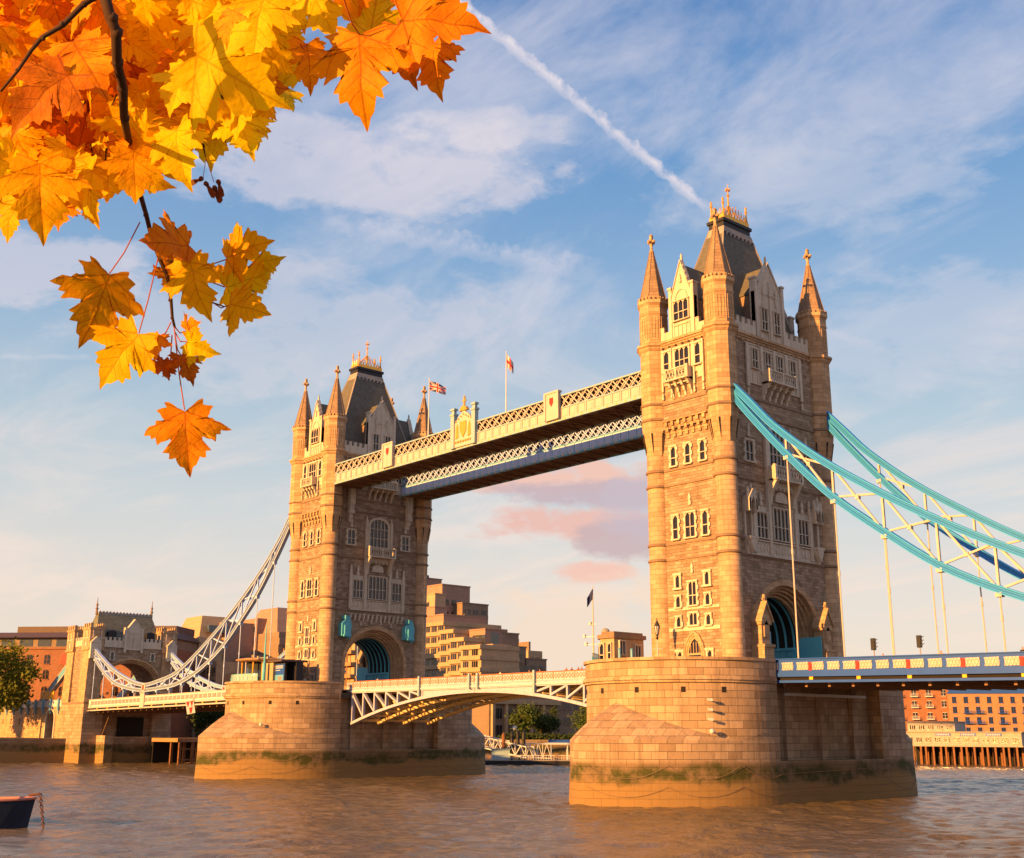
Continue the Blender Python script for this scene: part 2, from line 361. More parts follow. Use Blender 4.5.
# ================================================================== PIERS
def pier_plan(cx, k):
    """closed outline; k=0 pointed cutwater, k=1 round upper body. starts at west nose, goes round by +x side"""
    R0, yt = 10.7, 10.3; d = 27.7 - yt; Rg = (R0 * R0 + d * d) / (2 * R0); pts = []
    n = 22
    for i in range(n + 1):
        # ogive
        amax = math.asin(d / Rg); a = amax * (1 - i / n)
        xo = (R0 - Rg) + Rg * math.cos(a); yo = -yt - Rg * math.sin(a)
        t = math.pi / 2 * (1 - i / n) ; xr = R0 * math.cos(t); yr = -11.5 - R0 * math.sin(t)
        pts.append(((xo, yo), (xr, yr)))
    pts.append(((R0, -9.5), (R0, -9.5)))
    return pts
def pier(cx, label, lit):
    t = thing('bridge_pier', (cx, 0, 0), label, 'bridge pier', 'granite river piers of the bridge')
    half = pier_plan(cx, 0)
    def full(sel):
        w_ = [h[sel] for h in half]
        se = [(x, -y) for x, y in reversed(w_)]; ring = w_ + se
        return ring + [(-x, y) for x, y in reversed(ring)][1:-1]
    low = full(0); upp = full(1); n = len(low)
    L = [0.0]
    for i in range(n): a = upp[i]; b = upp[(i + 1) % n]; L.append(L[-1] + math.hypot(b[0] - a[0], b[1] - a[1]))
    Lo = [0.0]
    for i in range(n): a = low[i]; b = low[(i + 1) % n]; Lo.append(Lo[-1] + math.hypot(b[0] - a[0], b[1] - a[1]))
    q = MB()
    def strip(A, B, za, zb, U, cut=False):
        for i in range(n):
            j = (i + 1) % n
            if cut and abs(A[i][1]) < 9.6 and abs(A[j][1]) < 9.6: continue
            zi = za[i] if hasattr(za, '__len__') else za; zj = za[j] if hasattr(za, '__len__') else za
            wi = zb[i] if hasattr(zb, '__len__') else zb; wj = zb[j] if hasattr(zb, '__len__') else zb
            if abs(zi - wi) + abs(zj - wj) < 1e-4: continue
            q.face([q.p((cx + A[i][0], A[i][1], zi)), q.p((cx + A[j][0], A[j][1], zj)), q.p((cx + B[j][0], B[j][1], wj)), q.p((cx + B[i][0], B[i][1], wi))],
                   [(U[i], zi), (U[i + 1], zj), (U[i + 1], wj), (U[i], wi)])
    fl = [(x * 1.02, y * 1.012) for x, y in low]
    strip(fl, low, -3.0, 4.2, Lo); strip(low, low, 4.2, 6.2, Lo, True)
    hz = [6.2 + 0.69 * math.hypot(a[0] - b[0], a[1] - b[1]) for a, b in zip(low, upp)]
    prev, zp = low, [6.2] * n
    for k in range(1, 6):
        fr_ = k / 5; cur = [(a[0] + (b[0] - a[0]) * fr_, a[1] + (b[1] - a[1]) * fr_) for a, b in zip(low, upp)]; zc_ = [6.2 + (hh - 6.2) * (.6 * fr_ + .4 * math.sin(fr_ * math.pi / 2)) for hh in hz]
        strip(prev, cur, zp, zc_, Lo); prev, zp = cur, zc_
    # upper body, cut back under the roadway on both long faces
    def notched(z0, z1, A, cut):
        for i in range(n):
            j = (i + 1) % n
            if abs(A[i][1]) < 9.6 and abs(A[j][1]) < 9.6 and cut: continue
            zi = z0[i] if hasattr(z0, '__len__') else z0; zj = z0[j] if hasattr(z0, '__len__') else z0
            q.face([q.p((cx + A[i][0], A[i][1], zi)), q.p((cx + A[j][0], A[j][1], zj)), q.p((cx + A[j][0], A[j][1], z1)), q.p((cx + A[i][0], A[i][1], z1))],
                   [(L[i], zi), (L[i + 1], zj), (L[i + 1], z1), (L[i], z1)])
    notched(hz, 11.9, upp, True)
    q.build('pier_body', 'pier', t)
    for s in (-1, 1):
        q = MB(); x0 = cx + s * 10.7; x1 = cx + s * 9.2
        q.quad((x1, -9.5, 4), (x1, 9.5, 4), (x1, 9.5, 12), (x1, -9.5, 12)); q.quad((x0, -9.5, 4.2), (x0, 9.5, 4.2), (x1, 9.5, 4.2), (x1, -9.5, 4.2))
        for y in (-9.5, 9.5): q.quad((x0, y, 4.2), (x1, y, 4.2), (x1, y, 12.0), (x0, y, 12.0))
        for y in (-6.4, -0.2, 5.9): q.box(min(x1 + s * .5, x1), max(x1 + s * .5, x1), y - 0.5, y + 0.5, 4.21, 11.6)
        q.build('recessed_face', 'pier', t)
    # mouldings and parapet (open at the road)
    def sweep(nm, material, sc_, z0, z1, thick=None, sy=0):
        if not sy: sweep(nm, material, sc_, z0, z1, thick, -1); return sweep(nm, material, sc_, z0, z1, thick, 1)
        q = MB(); A = [(x * sc_, y * sc_) for x, y in upp]
        for i in range(n):
            j = (i + 1) % n
            if abs(A[i][1]) < 9.9 and abs(A[j][1]) < 9.9 or A[i][1] * sy < 0: continue
            o = [(cx + A[i][0], A[i][1]), (cx + A[j][0], A[j][1])]; r = 1 - (thick or 0.7) / 12
            ii = [(cx + A[i][0] * r, A[i][1] * r), (cx + A[j][0] * r, A[j][1] * r)]
            U = [L[i], L[i + 1]]
            q.face([q.p((*o[0], z0)), q.p((*o[1], z0)), q.p((*o[1], z1)), q.p((*o[0], z1))], [(U[0], z0), (U[1], z0), (U[1], z1), (U[0], z1)])
            q.face([q.p((*o[0], z1)), q.p((*o[1], z1)), q.p((*ii[1], z1)), q.p((*ii[0], z1))]); q.face([q.p((*o[0], z0)), q.p((*ii[0], z0)), q.p((*ii[1], z0)), q.p((*o[1], z0))])
            q.face([q.p((*ii[0], z0)), q.p((*ii[0], z1)), q.p((*ii[1], z1)), q.p((*ii[1], z0))])
        return q.build(nm, material, t)
    sweep('moulding', 'pier', 1.012, 11.9, 12.15); sweep('moulding', 'pier', 1.022, 12.15, 12.4); sweep('moulding', 'pier', 1.012, 12.4, 12.6)
    sweep('parapet_wall', 'pier', 1.004, 12.6, 14.1); sweep('coping', 'pier', 1.016, 14.1, 14.4, 0.9)
    q = MB(); q.prism([(cx + x * .97, y * .97) for x, y in upp], 13.15, 13.3); q.build('pavement', 'paving', t)
    # small square drain openings and lamp brackets on the west nose
    for a in (-62, -38, -12, 14, 40, 62):
        x = cx + 10.72 * math.sin(R(a)); y = -11.5 - 10.72 * math.cos(R(a)); nx, ny = math.sin(R(a)), -math.cos(R(a))
        d = MB().at((x, y), (-ny, nx), (nx, ny)); d.fb(-.22, .22, 10.9, 11.45, -.3, 0.02); d.build('drain_opening', 'dark', t)
    for (x, y, z) in ((6.2, -20.3, 7.9),) if cx < -1 else ((8.6, -17.85, 7.1),):
        b = MB(); nx, ny = Vector((x, y + 11.5)).normalized()
        b.bar((cx + x, y, z), (cx + x + nx * .7, y + ny * .7, z), .12); b.ball((cx + x + nx * .8, y + ny * .8, z), .27)
        b.build('pier_lamp', 'white', t, True)
        if cx > -1:
            for k in range(3):
                b = MB(); zk = z + 1.1 + k * .95; b.bar((cx + x, y, zk), (cx + x + nx * .8, y + ny * .8, zk), .1); b.at((cx + x + nx * .8, y + ny * .8), (-ny, nx), (nx, ny)).slab([(-.3, zk - .05), (.1, zk - .12), (.2, zk + .08), (0, zk + .2), (-.15, zk + .1), (-.35, zk + .22)], -.1, .12)
                b.build('signal_light', 'white', t)
    # mooring chains hung in shallow loops near the water
    for zc, sag in ((3.9, 1.3), (1.9, 1.0)):
        for g in range(5):
            b = MB(); pts = []
            i0, i1 = 1 + g * 8, 9 + g * 8
            for k in range(i0, i1 + 1):
                A = low[k % n]; f = (k - i0) / (i1 - i0); pts.append((cx + A[0] * 1.016, A[1] * 1.012, zc - sag * 4 * f * (1 - f)))
            b.tube(pts, 0.02, 5); b.build('mooring_chain', 'band', t)
    if cx > -1:   # white service pipe under the deck on the south face
        q = MB(); q.bar((cx + 10.0, -7.2, 10.9), (cx + 10.0, 7.6, 10.9), .3); q.build('service_pipe', 'white', t)
    return t
pier(0.0, 'nearer granite pier at right, under the larger tower, with a small control cabin on top', True)
pier(-82.3, 'farther granite pier under the left tower, with a round kiosk on top', False)

# ================================================================== TOWERS
def arch_pts(hw, zs, rise, z0, n=22):
    p = [(-hw, z0)]
    for k in range(n + 1):
        a = math.pi * (1 - k / n); p.append((hw * math.cos(a), zs + rise * abs(math.sin(a)) ** 0.92))
    return p + [(hw, z0)]
def window(t, fr, uc, z0, z1, wd, lights=1, transom=True, quoin=True, arched=False, d=0.0, label=None, sw=0.2):
    """stone frame with jambs, mullions, pointed light heads; the dark glass is its sub-part"""
    q = MB().at(*fr); u0, u1 = uc - wd / 2, uc + wd / 2; pr = d + 0.22
    if arched:
        rise = wd * 0.36; zs = z1 - rise; pts = arch_pts(wd / 2, zs, rise, z0, 14); out = arch_pts(wd / 2 + sw, zs, rise + sw, z0, 14)
        q.M = (Vector((fr[0][0] + fr[1][0] * uc, fr[0][1] + fr[1][1] * uc, 0)), q.M[1], q.M[2])
        q.ring(out, pts, d, pr + .06); q.at(*fr)
    else:
        if quoin:
            n = max(2, int((z1 - z0) / 0.42)); hh = (z1 - z0) / n
            for k in range(n):
                e = sw if k % 2 else sw * 1.75
                q.fb(u0 - e, u0, z0 + k * hh, z0 + (k + 1) * hh, d, pr); q.fb(u1, u1 + e, z0 + k * hh, z0 + (k + 1) * hh, d, pr)
        else:
            q.fb(u0 - sw, u0, z0, z1, d, pr); q.fb(u1, u1 + sw, z0, z1, d, pr)
        q.fb(u0 - sw * 1.3, u1 + sw * 1.3, z1, z1 + sw, d, pr + .08)
    q.fb(u0 - sw * 1.5, u1 + sw * 1.5, z0 - sw * .8, z0, d, pr + .14)
    mw = 0.09; lw = wd / lights; tops = z1
    for k in range(1, lights):
        u = u0 + k * lw; q.fb(u - mw / 2, u + mw / 2, z0, z1 - (0.1 if arched else 0), d + .03, pr - .03)
    if transom: zt = z0 + (z1 - z0) * (0.42 if not arched else .33); q.fb(u0, u1, zt - .05, zt + .05, d + .04, pr - .04)
    if arched: zt = z0 + (z1 - z0) * .66; q.fb(u0, u1, zt - .05, zt + .05, d + .04, pr - .04)
    hd = min(lw * 0.55, 0.5)
    if not arched:
        for k in range(lights):
            a, b = u0 + k * lw, u0 + (k + 1) * lw; mid = (a + b) / 2
            q.slab([(a, z1), (a, z1 - hd), (a + lw * .12, z1 - hd * .55), (a + lw * .3, z1 - hd * .2), (mid, z1)], d + .03, pr - .05)
            q.slab([(b, z1), (mid, z1), (b - lw * .3, z1 - hd * .2), (b - lw * .12, z1 - hd * .55), (b, z1 - hd)], d + .03, pr - .05)
    o = q.build('window', 'portland', t)
    if label: o['label'] = label
    g = MB().at(*fr)
    if arched:
        g.M = (Vector((fr[0][0] + fr[1][0] * uc, fr[0][1] + fr[1][1] * uc, 0)), g.M[1], g.M[2]); g.slab(pts, d - .02, d + .025)
    else: g.fb(u0, u1, z0, z1, d - .02, d + .025)
    g.build('pane', 'pane', o)
    return o
def finial_small(q, u, z, d, s=1.0):
    q.slab([(u - .16 * s, z), (u + .16 * s, z), (u + .22 * s, z + .35 * s), (u + .1 * s, z + .5 * s), (u + .2 * s, z + .8 * s), (u, z + 1.35 * s), (u - .2 * s, z + .8 * s), (u - .1 * s, z + .5 * s), (u - .22 * s, z + .35 * s)], d, d + .2)
def balcony(t, fr, uc, hw, z0, z1, zc, d0, d1, n, rail='pierced', curved=False):
    q = MB().at(*fr)
    q.fb(uc - hw, uc + hw, z0, z0 + .2, d0, d1 + .1); q.fb(uc - hw, uc + hw, z1 - .16, z1, d1 - .2, d1 + .08)
    for s in (-1, 1):
        a = uc + s * hw; q.fb(min(a, a - s * .2), max(a, a - s * .2), z0, z1, d0, d1 + .04); q.fb(a - .2, a + .2, z0, z1 + .12, d1 - .3, d1 + .06)
    q.fb(uc - .14, uc + .14, z0, z1, d1 - .22, d1 + .04)
    m_ = max(4, int(hw * 2 / .42)); w_ = 2 * hw / m_
    for k in range(m_):
        a = uc - hw + k * w_; zt, zb = z1 - .16, z0 + .2
        q.M_ = None
        q.slab([(a, zb), (a + .1, zb), (a + w_, zt), (a + w_ - .1, zt)], d1 - .14, d1 - .02); q.slab([(a + w_ - .1, zb), (a + w_, zb), (a + .1, zt), (a, zt)], d1 - .13, d1 - .01)
    o = q.build('balcony', 'portland', t)
    q = MB().at(*fr)
    if curved:
        for s in (-1, 1):
            u = uc + s * (hw - .25); prof = [(d0, zc), (d0 + .35, zc + .2), (d0 + .55, zc + (z0 - zc) * .45), (d1 - .2, z0 - .35), (d1, z0 - .1), (d1, z0), (d0, z0)]
            A = [q.p((u - .25, a, b)) for a, b in prof]; B = [q.p((u + .25, a, b)) for a, b in prof]
            for k in range(len(prof)): k2 = (k + 1) % len(prof); q.face((A[k], A[k2], B[k2], B[k]))
            q.face(A[::-1]); q.face(B)
        q.fb(uc - hw + .3, uc + hw - .3, z0 - .7, z0 - .002, d0, d0 + .5); q.slab(arch_pts(hw * .45, z0 - 1.9, .9, z0 - 2.3, 10), d0, d0 + .22)
        for k in range(5): u = uc - hw * .6 + k * hw * .3; q.fb(u - .12, u + .12, z0 - 1.0, z0 - .7, d0, d0 + .7)
    else:
        for k in range(n):
            u = uc - hw + .25 + (2 * hw - .5) * k / (n - 1); H_ = z0 - zc; D_ = d1 - d0
            prof = [(d0, zc), (d0 + .12, zc), (d0 + .2 * D_, zc + .3 * H_), (d0 + .3 * D_, zc + .34 * H_), (d0 + .42 * D_, zc + .62 * H_), (d0 + .62 * D_, zc + .68 * H_), (d0 + .75 * D_, zc + .9 * H_), (d0 + .97 * D_, z0 - .002), (d0, z0 - .002)]
            A = [q.p((u - .15, a, b)) for a, b in prof]; B = [q.p((u + .15, a, b)) for a, b in prof]
            for j in range(len(prof)): j2 = (j + 1) % len(prof); q.face((A[j], A[j2], B[j2], B[j]))
            q.face(A[::-1]); q.face(B)
        q.fb(uc - hw + .13, uc + hw - .13, z0 - .3, z0 - .003, d0, d0 + (d1 - d0) * .55)
    q.build('corbel', 'portland', o)
    return o
def crenel(t, fr, u0, u1, z0, z1, d, th=.35, mw=.55, gap=.4, name='parapet'):
    q = MB().at(*fr); q.fb(u0, u1, z0, z1 - .6, d - th, d); n = max(1, int((u1 - u0 + gap) / (mw + gap))); st = (u1 - u0 - n * mw) / max(1, n - 1) if n > 1 else 0
    for k in range(n): a = u0 + k * (mw + st); q.fb(a, a + mw, z1 - .6, z1, d - th, d); q.fb(a - .04, a + mw + .04, z1, z1 + .1, d - th - .05, d + .05)
    return q.build(name, 'portland', t)
def cross_finial(q, x, y, z0, z1, ax='x'):
    h = z1 - z0
    q.lathe([(.26, z0), (.36, z0 + h * .06), (.22, z0 + h * .12), (.17, z0 + h * .3), (.2, z0 + h * .42)], (x, y))
    q.box(x - .17, x + .17, y - .17, y + .17, z0 + h * .4, z0 + h * .92); q.lathe([(.2, z0 + h * .88), (.24, z0 + h * .93), (.12, z1)], (x, y))
    for dx, dy in ((1, 0), (-1, 0), (0, 1), (0, -1)):
        q.ball((x + dx * .42, y + dy * .42, z0 + h * .6), .21, 8); q.bar((x, y, z0 + h * .6), (x + dx * .42, y + dy * .42, z0 + h * .6), .2)
BANDS = [26.2, 28.0, 34.9, 36.7]
def tower(cx, out, label):
    """out=+1: the face away from the central span looks to +x"""
    t = thing('bridge_tower', (cx, 0, 13.3), label, 'tower', 'twin gothic towers of the bridge')
    W = ((cx, -9.5), (1, 0), (0, -1)); E = ((cx, 9.5), (1, 0), (0, 1))
    W2 = ((cx, -9.85), (1, 0), (0, -1)); E2 = ((cx, 9.85), (1, 0), (0, 1))
    OUT = ((cx + out * 5.5, 0), (0, 1), (out, 0)); INN = ((cx - out * 5.5, 0), (0, 1), (-out, 0))
    # --- body: one solid with the roadway arch through it
    q = MB().at((cx, 0), (0, 1), (1, 0)); hw = 6.15
    arch = arch_pts(hw, 17.2, 6.4, 13.3, 26)
    poly = [(-9.5, 13.3)] + arch + [(9.5, 13.3), (9.5, 41.6), (-9.5, 41.6)]
    q.slab(poly, -5.5, 5.5)
    q.box(-9.85, 9.85, -5.5, 5.5, 41.6, 52.0)
    q.build('tower_wall', 'granite', t)
    # --- archivolts stepping inwards
    for s in (-1, 1):
        q = MB().at((cx, 0), (0, 1), (1, 0))
        for k in range(5):
            a = hw - .28 * k; b = a - .34
            d1 = 5.5 - .42 * k; d0 = d1 - .5
            q.ring(arch_pts(a + (.0 if k else .28), 17.2, a * 1.04 + (.0 if k else .28), 13.3, 26), arch_pts(b, 17.2, b * 1.04, 13.3, 26), *( (d0, d1 + (.16 if k == 0 else 0)) if s > 0 else (-d1 - (.16 if k == 0 else 0), -d0)))
        q.build('portal_arch', 'ashlar', t)
    # --- iron vault inside
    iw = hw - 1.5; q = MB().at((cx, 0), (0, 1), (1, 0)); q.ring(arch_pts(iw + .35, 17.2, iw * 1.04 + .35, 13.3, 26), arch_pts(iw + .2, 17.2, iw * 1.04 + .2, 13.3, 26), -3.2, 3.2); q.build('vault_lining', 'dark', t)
    for k in range(6):
        x = -2.9 + k * 5.8 / 5; q = MB().at((cx, 0), (0, 1), (1, 0)); q.ring(arch_pts(iw + .2, 17.2, iw * 1.04 + .2, 13.3, 26), arch_pts(iw + .07, 17.2, iw * 1.04 + .07, 13.3, 26), x - .11, x + .11); q.build('vault_rib', 'paleteal', t)
    for s in (-1, 1):
        q = MB(); y = s * (iw - .35); q.box(cx - 3.3, cx + 3.3, min(y, y + s * .3), max(y, y + s * .3), 13.3, 16.3)
        for k in range(7): x = cx - 3.2 + k * 1.02; q.box(x, x + .2, min(y, y - s * .12), max(y, y - s * .12), 13.3, 16.3)
        q.box(cx - 3.3, cx + 3.3, y - .2, y + .25, 16.3, 16.6); q.box(cx - 3.3, cx + 3.3, y - .14, y + .14, 14.6, 14.75)
        q.build('arch_screen', 'paleteal', t)
    # --- string courses on the walls
    for z in BANDS + [42.7, 44.7]:
        q = MB(); yy = 9.5 if z < 42 else 9.85
        q.box(cx - 5.35, cx + 5.35, -yy - .14, -yy, z - .13, z + .13); q.box(cx - 5.35, cx + 5.35, yy, yy + .14, z - .13, z + .13)
        for s in (-1, 1): q.box(cx + s * 5.5 - .14 * (s < 0), cx + s * 5.5 + .14 * (s > 0), -9.2, 9.2, z - .13, z + .13)
        q.build('string_course', 'band', t)
    # --- main cornice
    q = MB()
    for (o_, z0, z1) in ((.12, 51.7, 51.95), (.26, 51.95, 52.2), (.42, 52.2, 52.5)): q.box(cx - 5.5 - o_, cx + 5.5 + o_, -9.85 - o_, 9.85 + o_, z0, z1)
    for k in range(9):
        for s in (-1, 1):
            x = cx - 4 + k; q.box(x - .12, x + .12, min(s * 9.97, s * 10.3), max(s * 9.97, s * 10.3), 51.5, 51.7 - .002)
    for k in range(19):
        for s in (-1, 1):
            y = -9 + k; q.box(min(cx + s * 5.5, cx + s * 5.85), max(cx + s * 5.5, cx + s * 5.85), y - .12, y + .12, 51.45, 51.7 - .002)
    q.build('cornice', 'ashlar', t)
    # --- corner turrets
    for sx_ in (-1, 1):
        for sy_ in (-1, 1):
            c = (cx + sx_ * 5.09, sy_ * 9.21)
            q = MB(); q.lathe([(1.5, 13.3), (1.5, 14.6), (1.27, 14.9), (1.25, 38.6)], c, 24, 0)
            tu = q.build('turret', 'ashlar', t, True)
            q = MB(); q.lathe([(1.3, 38.6), (1.38, 39.6), (1.66, 41.0), (1.82, 42.4), (1.82, 51.6)], c, 8); q.build('octagonal_shaft', 'ashlar', tu)
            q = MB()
            for k in range(8):   # solid blades, recess shade put into their dark colour, where round becomes octagonal
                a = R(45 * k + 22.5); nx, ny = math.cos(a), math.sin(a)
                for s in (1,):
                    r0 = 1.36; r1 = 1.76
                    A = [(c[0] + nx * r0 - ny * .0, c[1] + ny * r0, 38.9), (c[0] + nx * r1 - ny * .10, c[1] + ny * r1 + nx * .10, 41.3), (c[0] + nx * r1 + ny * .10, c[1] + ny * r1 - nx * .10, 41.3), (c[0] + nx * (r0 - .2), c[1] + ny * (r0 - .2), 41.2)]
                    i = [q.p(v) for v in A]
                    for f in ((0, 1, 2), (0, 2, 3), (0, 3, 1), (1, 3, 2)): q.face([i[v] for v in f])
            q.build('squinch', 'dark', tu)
            q = MB()
            for z in BANDS: q.lathe([(1.25, z - .2), (1.42, z - .1), (1.44, z + .08), (1.25, z + .2)], c, 24, 0)
            for z in (42.9, 44.8): q.lathe([(1.8, z - .2), (1.98, z - .05), (1.98, z + .1), (1.8, z + .22)], c, 8)
            q.build('string_course', 'band', tu)
            q = MB(); q.lathe([(1.82, 51.5), (2.05, 51.8), (2.05, 51.95), (2.25, 52.1), (2.25, 52.4), (1.8, 52.6)], c, 8); q.build('cornice', 'ashlar', tu)
            q = MB(); q.lathe([(1.78, 52.5), (1.78, 56.2), (1.86, 56.3), (1.86, 56.5), (1.8, 56.6), (1.8, 57.4), (2.02, 57.7), (2.02, 58.1)], c, 8)
            for k in range(8):
                a = R(45 * k); nx, ny = math.cos(a), math.sin(a); b = Vector((c[0] + nx * 1.66, c[1] + ny * 1.66, 0)); r = Vector((-ny, nx, 0))
                for (u0, u1, z0, z1) in ((-.45, -.3, 53, 56), (.3, .45, 53, 56), (-.3, .3, 55.8, 56.0), (-.3, .3, 53, 53.2), (-.08, .08, 53.2, 55.8)):
                    q.M = (b, r, Vector((nx, ny, 0))); q.fb(u0, u1, z0, z1, -.06, .05)
                q.M = None
                for kk in range(3):
                    q.M = (b, r, Vector((nx, ny, 0))); u = -.55 + kk * .55; q.fb(u - .15, u + .15, 58.1, 58.5, .02, .22); q.M = None
            q.build('lantern_drum', 'ashlar', tu)
            q = MB(); q.lathe([(1.78, 58.1), (1.72, 58.4), (.24, 64.9), (.2, 65.0)], c, 8)
            for k in range(8):
                a = R(22.5 + 45 * k); q.bar((c[0] + 1.76 * math.cos(a), c[1] + 1.76 * math.sin(a), 58.2), (c[0] + .24 * math.cos(a), c[1] + .24 * math.sin(a), 64.9), .12)
            q.build('spire', 'spire', tu)
            q = MB(); cross_finial(q, c[0], c[1], 64.85, 67.4); q.build('finial', 'ashlar', tu)
    # --- roof
    q = MB(); q.taper(cx - 4.2, cx + 4.2, -8.3, 8.3, 52.5, cx - 1.15, cx + 1.15, -2.65, 2.65, 68.4)
    rf = q.build('roof', 'slate', t)
    q = MB()
    for sx_ in (-1, 1):
        for sy_ in (-1, 1): q.bar((cx + sx_ * 4.2, sy_ * 8.3, 52.5), (cx + sx_ * 1.15, sy_ * 2.65, 68.4), .2)
    q.taper(cx - 1.42, cx + 1.42, -3.08, 3.08, 67.3, cx - 1.2, cx + 1.2, -2.7, 2.7, 68.5)
    q.build('lead_flashing', 'lead', rf)
    q = MB()
    for k in range(8):
        for s in (-1, 1): q.box(cx + s * 1.42 - .06, cx + s * 1.42 + .06, -2.7 + k * .77 - .14, -2.7 + k * .77 + .14, 67.35, 67.65)
    q.box(cx - 1.18, cx + 1.18, -2.65, 2.65, 68.5, 69.2); q.box(cx - 1.35, cx + 1.35, -2.85, 2.85, 69.2, 69.6)
    q.build('roof_platform', 'leadblack', rf)
    q = MB()
    q.box(cx - 1.15, cx + 1.15, -2.55, -2.4, 69.6, 70.2); q.box(cx - 1.15, cx + 1.15, 2.4, 2.55, 69.6, 70.2); q.box(cx - 1.2, cx - 1.05, -2.5, 2.5, 69.6, 70.2); q.box(cx + 1.05, cx + 1.2, -2.5, 2.5, 69.6, 70.2)
    q.lathe([(.2, 69.6), (.15, 71.5), (.28, 71.8), (.14, 72.2), (.1, 73.6), (.22, 73.8), (.08, 74.0), (.07, 74.3), (.04, 75.4)], (cx, 0), 8)
    for s in (-1, 1): q.ball((cx, s * .28, 74.6), .16, 6); q.ball((cx + s * .28, 0, 74.6), .16, 6)
    for sx_ in (-1, 1):
        for sy_ in (-1, 1):
            c = (cx + sx_ * .95, sy_ * 2.3); q.lathe([(.14, 69.6), (.11, 71.6), (.2, 71.8), (.1, 72.0), (.16, 72.3), (.04, 72.6)], c, 8)
            q.tube([(c[0] + (cx - c[0]) * f, c[1] * (1 - f), 70.4 + 2.1 * f ** 1.6) for f in (0, .25, .5, .75, 1)], .06, 5)
        for k in range(9): y = -2.2 + k * .55; q.tube([(cx + sx_ * 1.1, y - .25, 70.2), (cx + sx_ * 1.1, y, 70.7 + .9 * (1 - abs(y) / 2.4)), (cx + sx_ * 1.1, y + .25, 70.2)], .06, 5); q.ball((cx + sx_ * 1.1, y, 70.85 + .9 * (1 - abs(y) / 2.4)), .1, 6)
    for sy_ in (-1, 1):
        for k in range(3): x = cx - .6 + k * .6; q.tube([(x - .25, sy_ * 2.47, 70.2), (x, sy_ * 2.47, 71.2), (x + .25, sy_ * 2.47, 70.2)], .06, 5)
    q.build('gilded_crown', 'gold', rf)
    # --- gabled dormers
    for fr, hwd, sh, ap, nwin in ((W2, 1.95, 58.8, 61.9, 1), (E2, 1.95, 58.8, 61.9, 1), (OUT, 2.85, 60.1, 62.5, 2), (INN, 2.85, 60.1, 62.5, 2)):
        q = MB().at(*fr); k = .35
        q.slab([(-hwd, 52.5), (hwd, 52.5), (hwd, sh - 1.6), (0, ap), (-hwd, sh - 1.6)], -.55, -.02)
        q.slab([(-hwd, 52.55), (-hwd + .45, 52.55), (-hwd + .45, sh + .0), (-hwd, sh)], -.75, .1); q.slab([(hwd - .45, 52.55), (hwd, 52.55), (hwd, sh), (hwd - .45, sh)], -.75, .1)
        for s in (-1, 1):
            q.fb(min(s * (hwd - .55), s * (hwd + .1)), max(s * (hwd - .55), s * (hwd + .1)), sh, sh + .25, -.85, .2)
            q.slab([(s * (hwd - .2), sh - 1.7), (0, ap + .1), (0, ap + .38), (s * (hwd - .2), sh - 1.38)], -.65, .12)
            for j in range(1, 6):
                f = j / 6; u = s * (hwd - .2) * (1 - f); z = (sh - 1.5) + (ap + .25 - sh + 1.5) * f; q.ball_ = None
                q.slab([(u - .14, z - .05), (u + .14, z - .05), (u, z + .3)], -.3, 0)
        # blind tracery
        q.ring(arch_pts(hwd * .52, 57.0 if nwin == 1 else 57.2, hwd * (.8 if nwin == 1 else .55), 56.9, 10), arch_pts(hwd * .52 - .16, 57.0 if nwin == 1 else 57.2, hwd * (.8 if nwin == 1 else .55) - .16, 56.9, 10), -.05, .1)
        if nwin == 2:
            for uc in (-1.25, 1.2): q.ring(arch_pts(.75, 56.9, .8, 56.6, 8), arch_pts(.63, 56.9, .68, 56.6, 8), -.05, .12) if False else None
            for u in (-1.25, 0, 1.2): q.fb(u - .09, u + .09, 57.3, 59.4 + (0.9 if u == 0 else 0), -.03, .12); finial_small(q, u, 58.3, 0, .9)
            q.fb(-.16, .16, 52.6, 57.3, -.03, .12)
            for u in (-2.1, -.45, .35, 2.05): q.fb(u - .07, u + .07, 52.6, 53.4, -.03, .1)
        else:
            q.fb(-1.25, 1.25, 54.0, 54.15, 0, .12); finial_small(q, 0, 59.3, 0, .8)
            for u in (-1.2, -.6, 0, .6, 1.2): q.fb(u - .05, u + .05, 52.6, 54.0, -.03, .08)
        dm = q.build('dormer', 'portland', t)
        q = MB().at(*fr); finial_small(q, 0, ap + .3, -.4, .7); q.build('finial', 'portland', dm)
        dep = -6.0 if nwin == 1 else -3.6
        q = MB().at(*fr)
        q.slab([(-hwd + .2, sh - 1.5), (0, ap - .15), (hwd - .2, sh - 1.5), (hwd - .2, sh - 1.75), (0, ap - .45), (-hwd + .2, sh - 1.75)], dep, -.56)
        q.build('dormer_roof', 'slate', dm)
        q = MB().at(*fr); q.slab([(-hwd + .35, 52.6), (hwd - .35, 52.6), (hwd - .35, sh - 1.76), (0, ap - .46), (-hwd + .35, sh - 1.76)], dep, -.56); q.build('dormer_cheek', 'band', dm)
        if nwin == 1: window(dm, fr, 0, 54.6, 57.0, 2.2, 3, d=-.02, quoin=False, sw=.14)
        else:
            window(dm, fr, -1.25, 53.7, 56.5, 1.05, 2, d=-.02, quoin=False, sw=.14); window(dm, fr, 1.2, 53.7, 56.5, 1.05, 2, d=-.02, quoin=False, sw=.14)
        if nwin == 1:
            crenel(t, fr, -3.4, -2.0, 52.5, 54.2, 0); crenel(t, fr, 2.0, 3.4, 52.5, 54.2, 0)
        else: crenel(t, fr, -7.6, -2.9, 52.5, 54.4, 0); crenel(t, fr, 2.9, 7.6, 52.5, 54.4, 0)
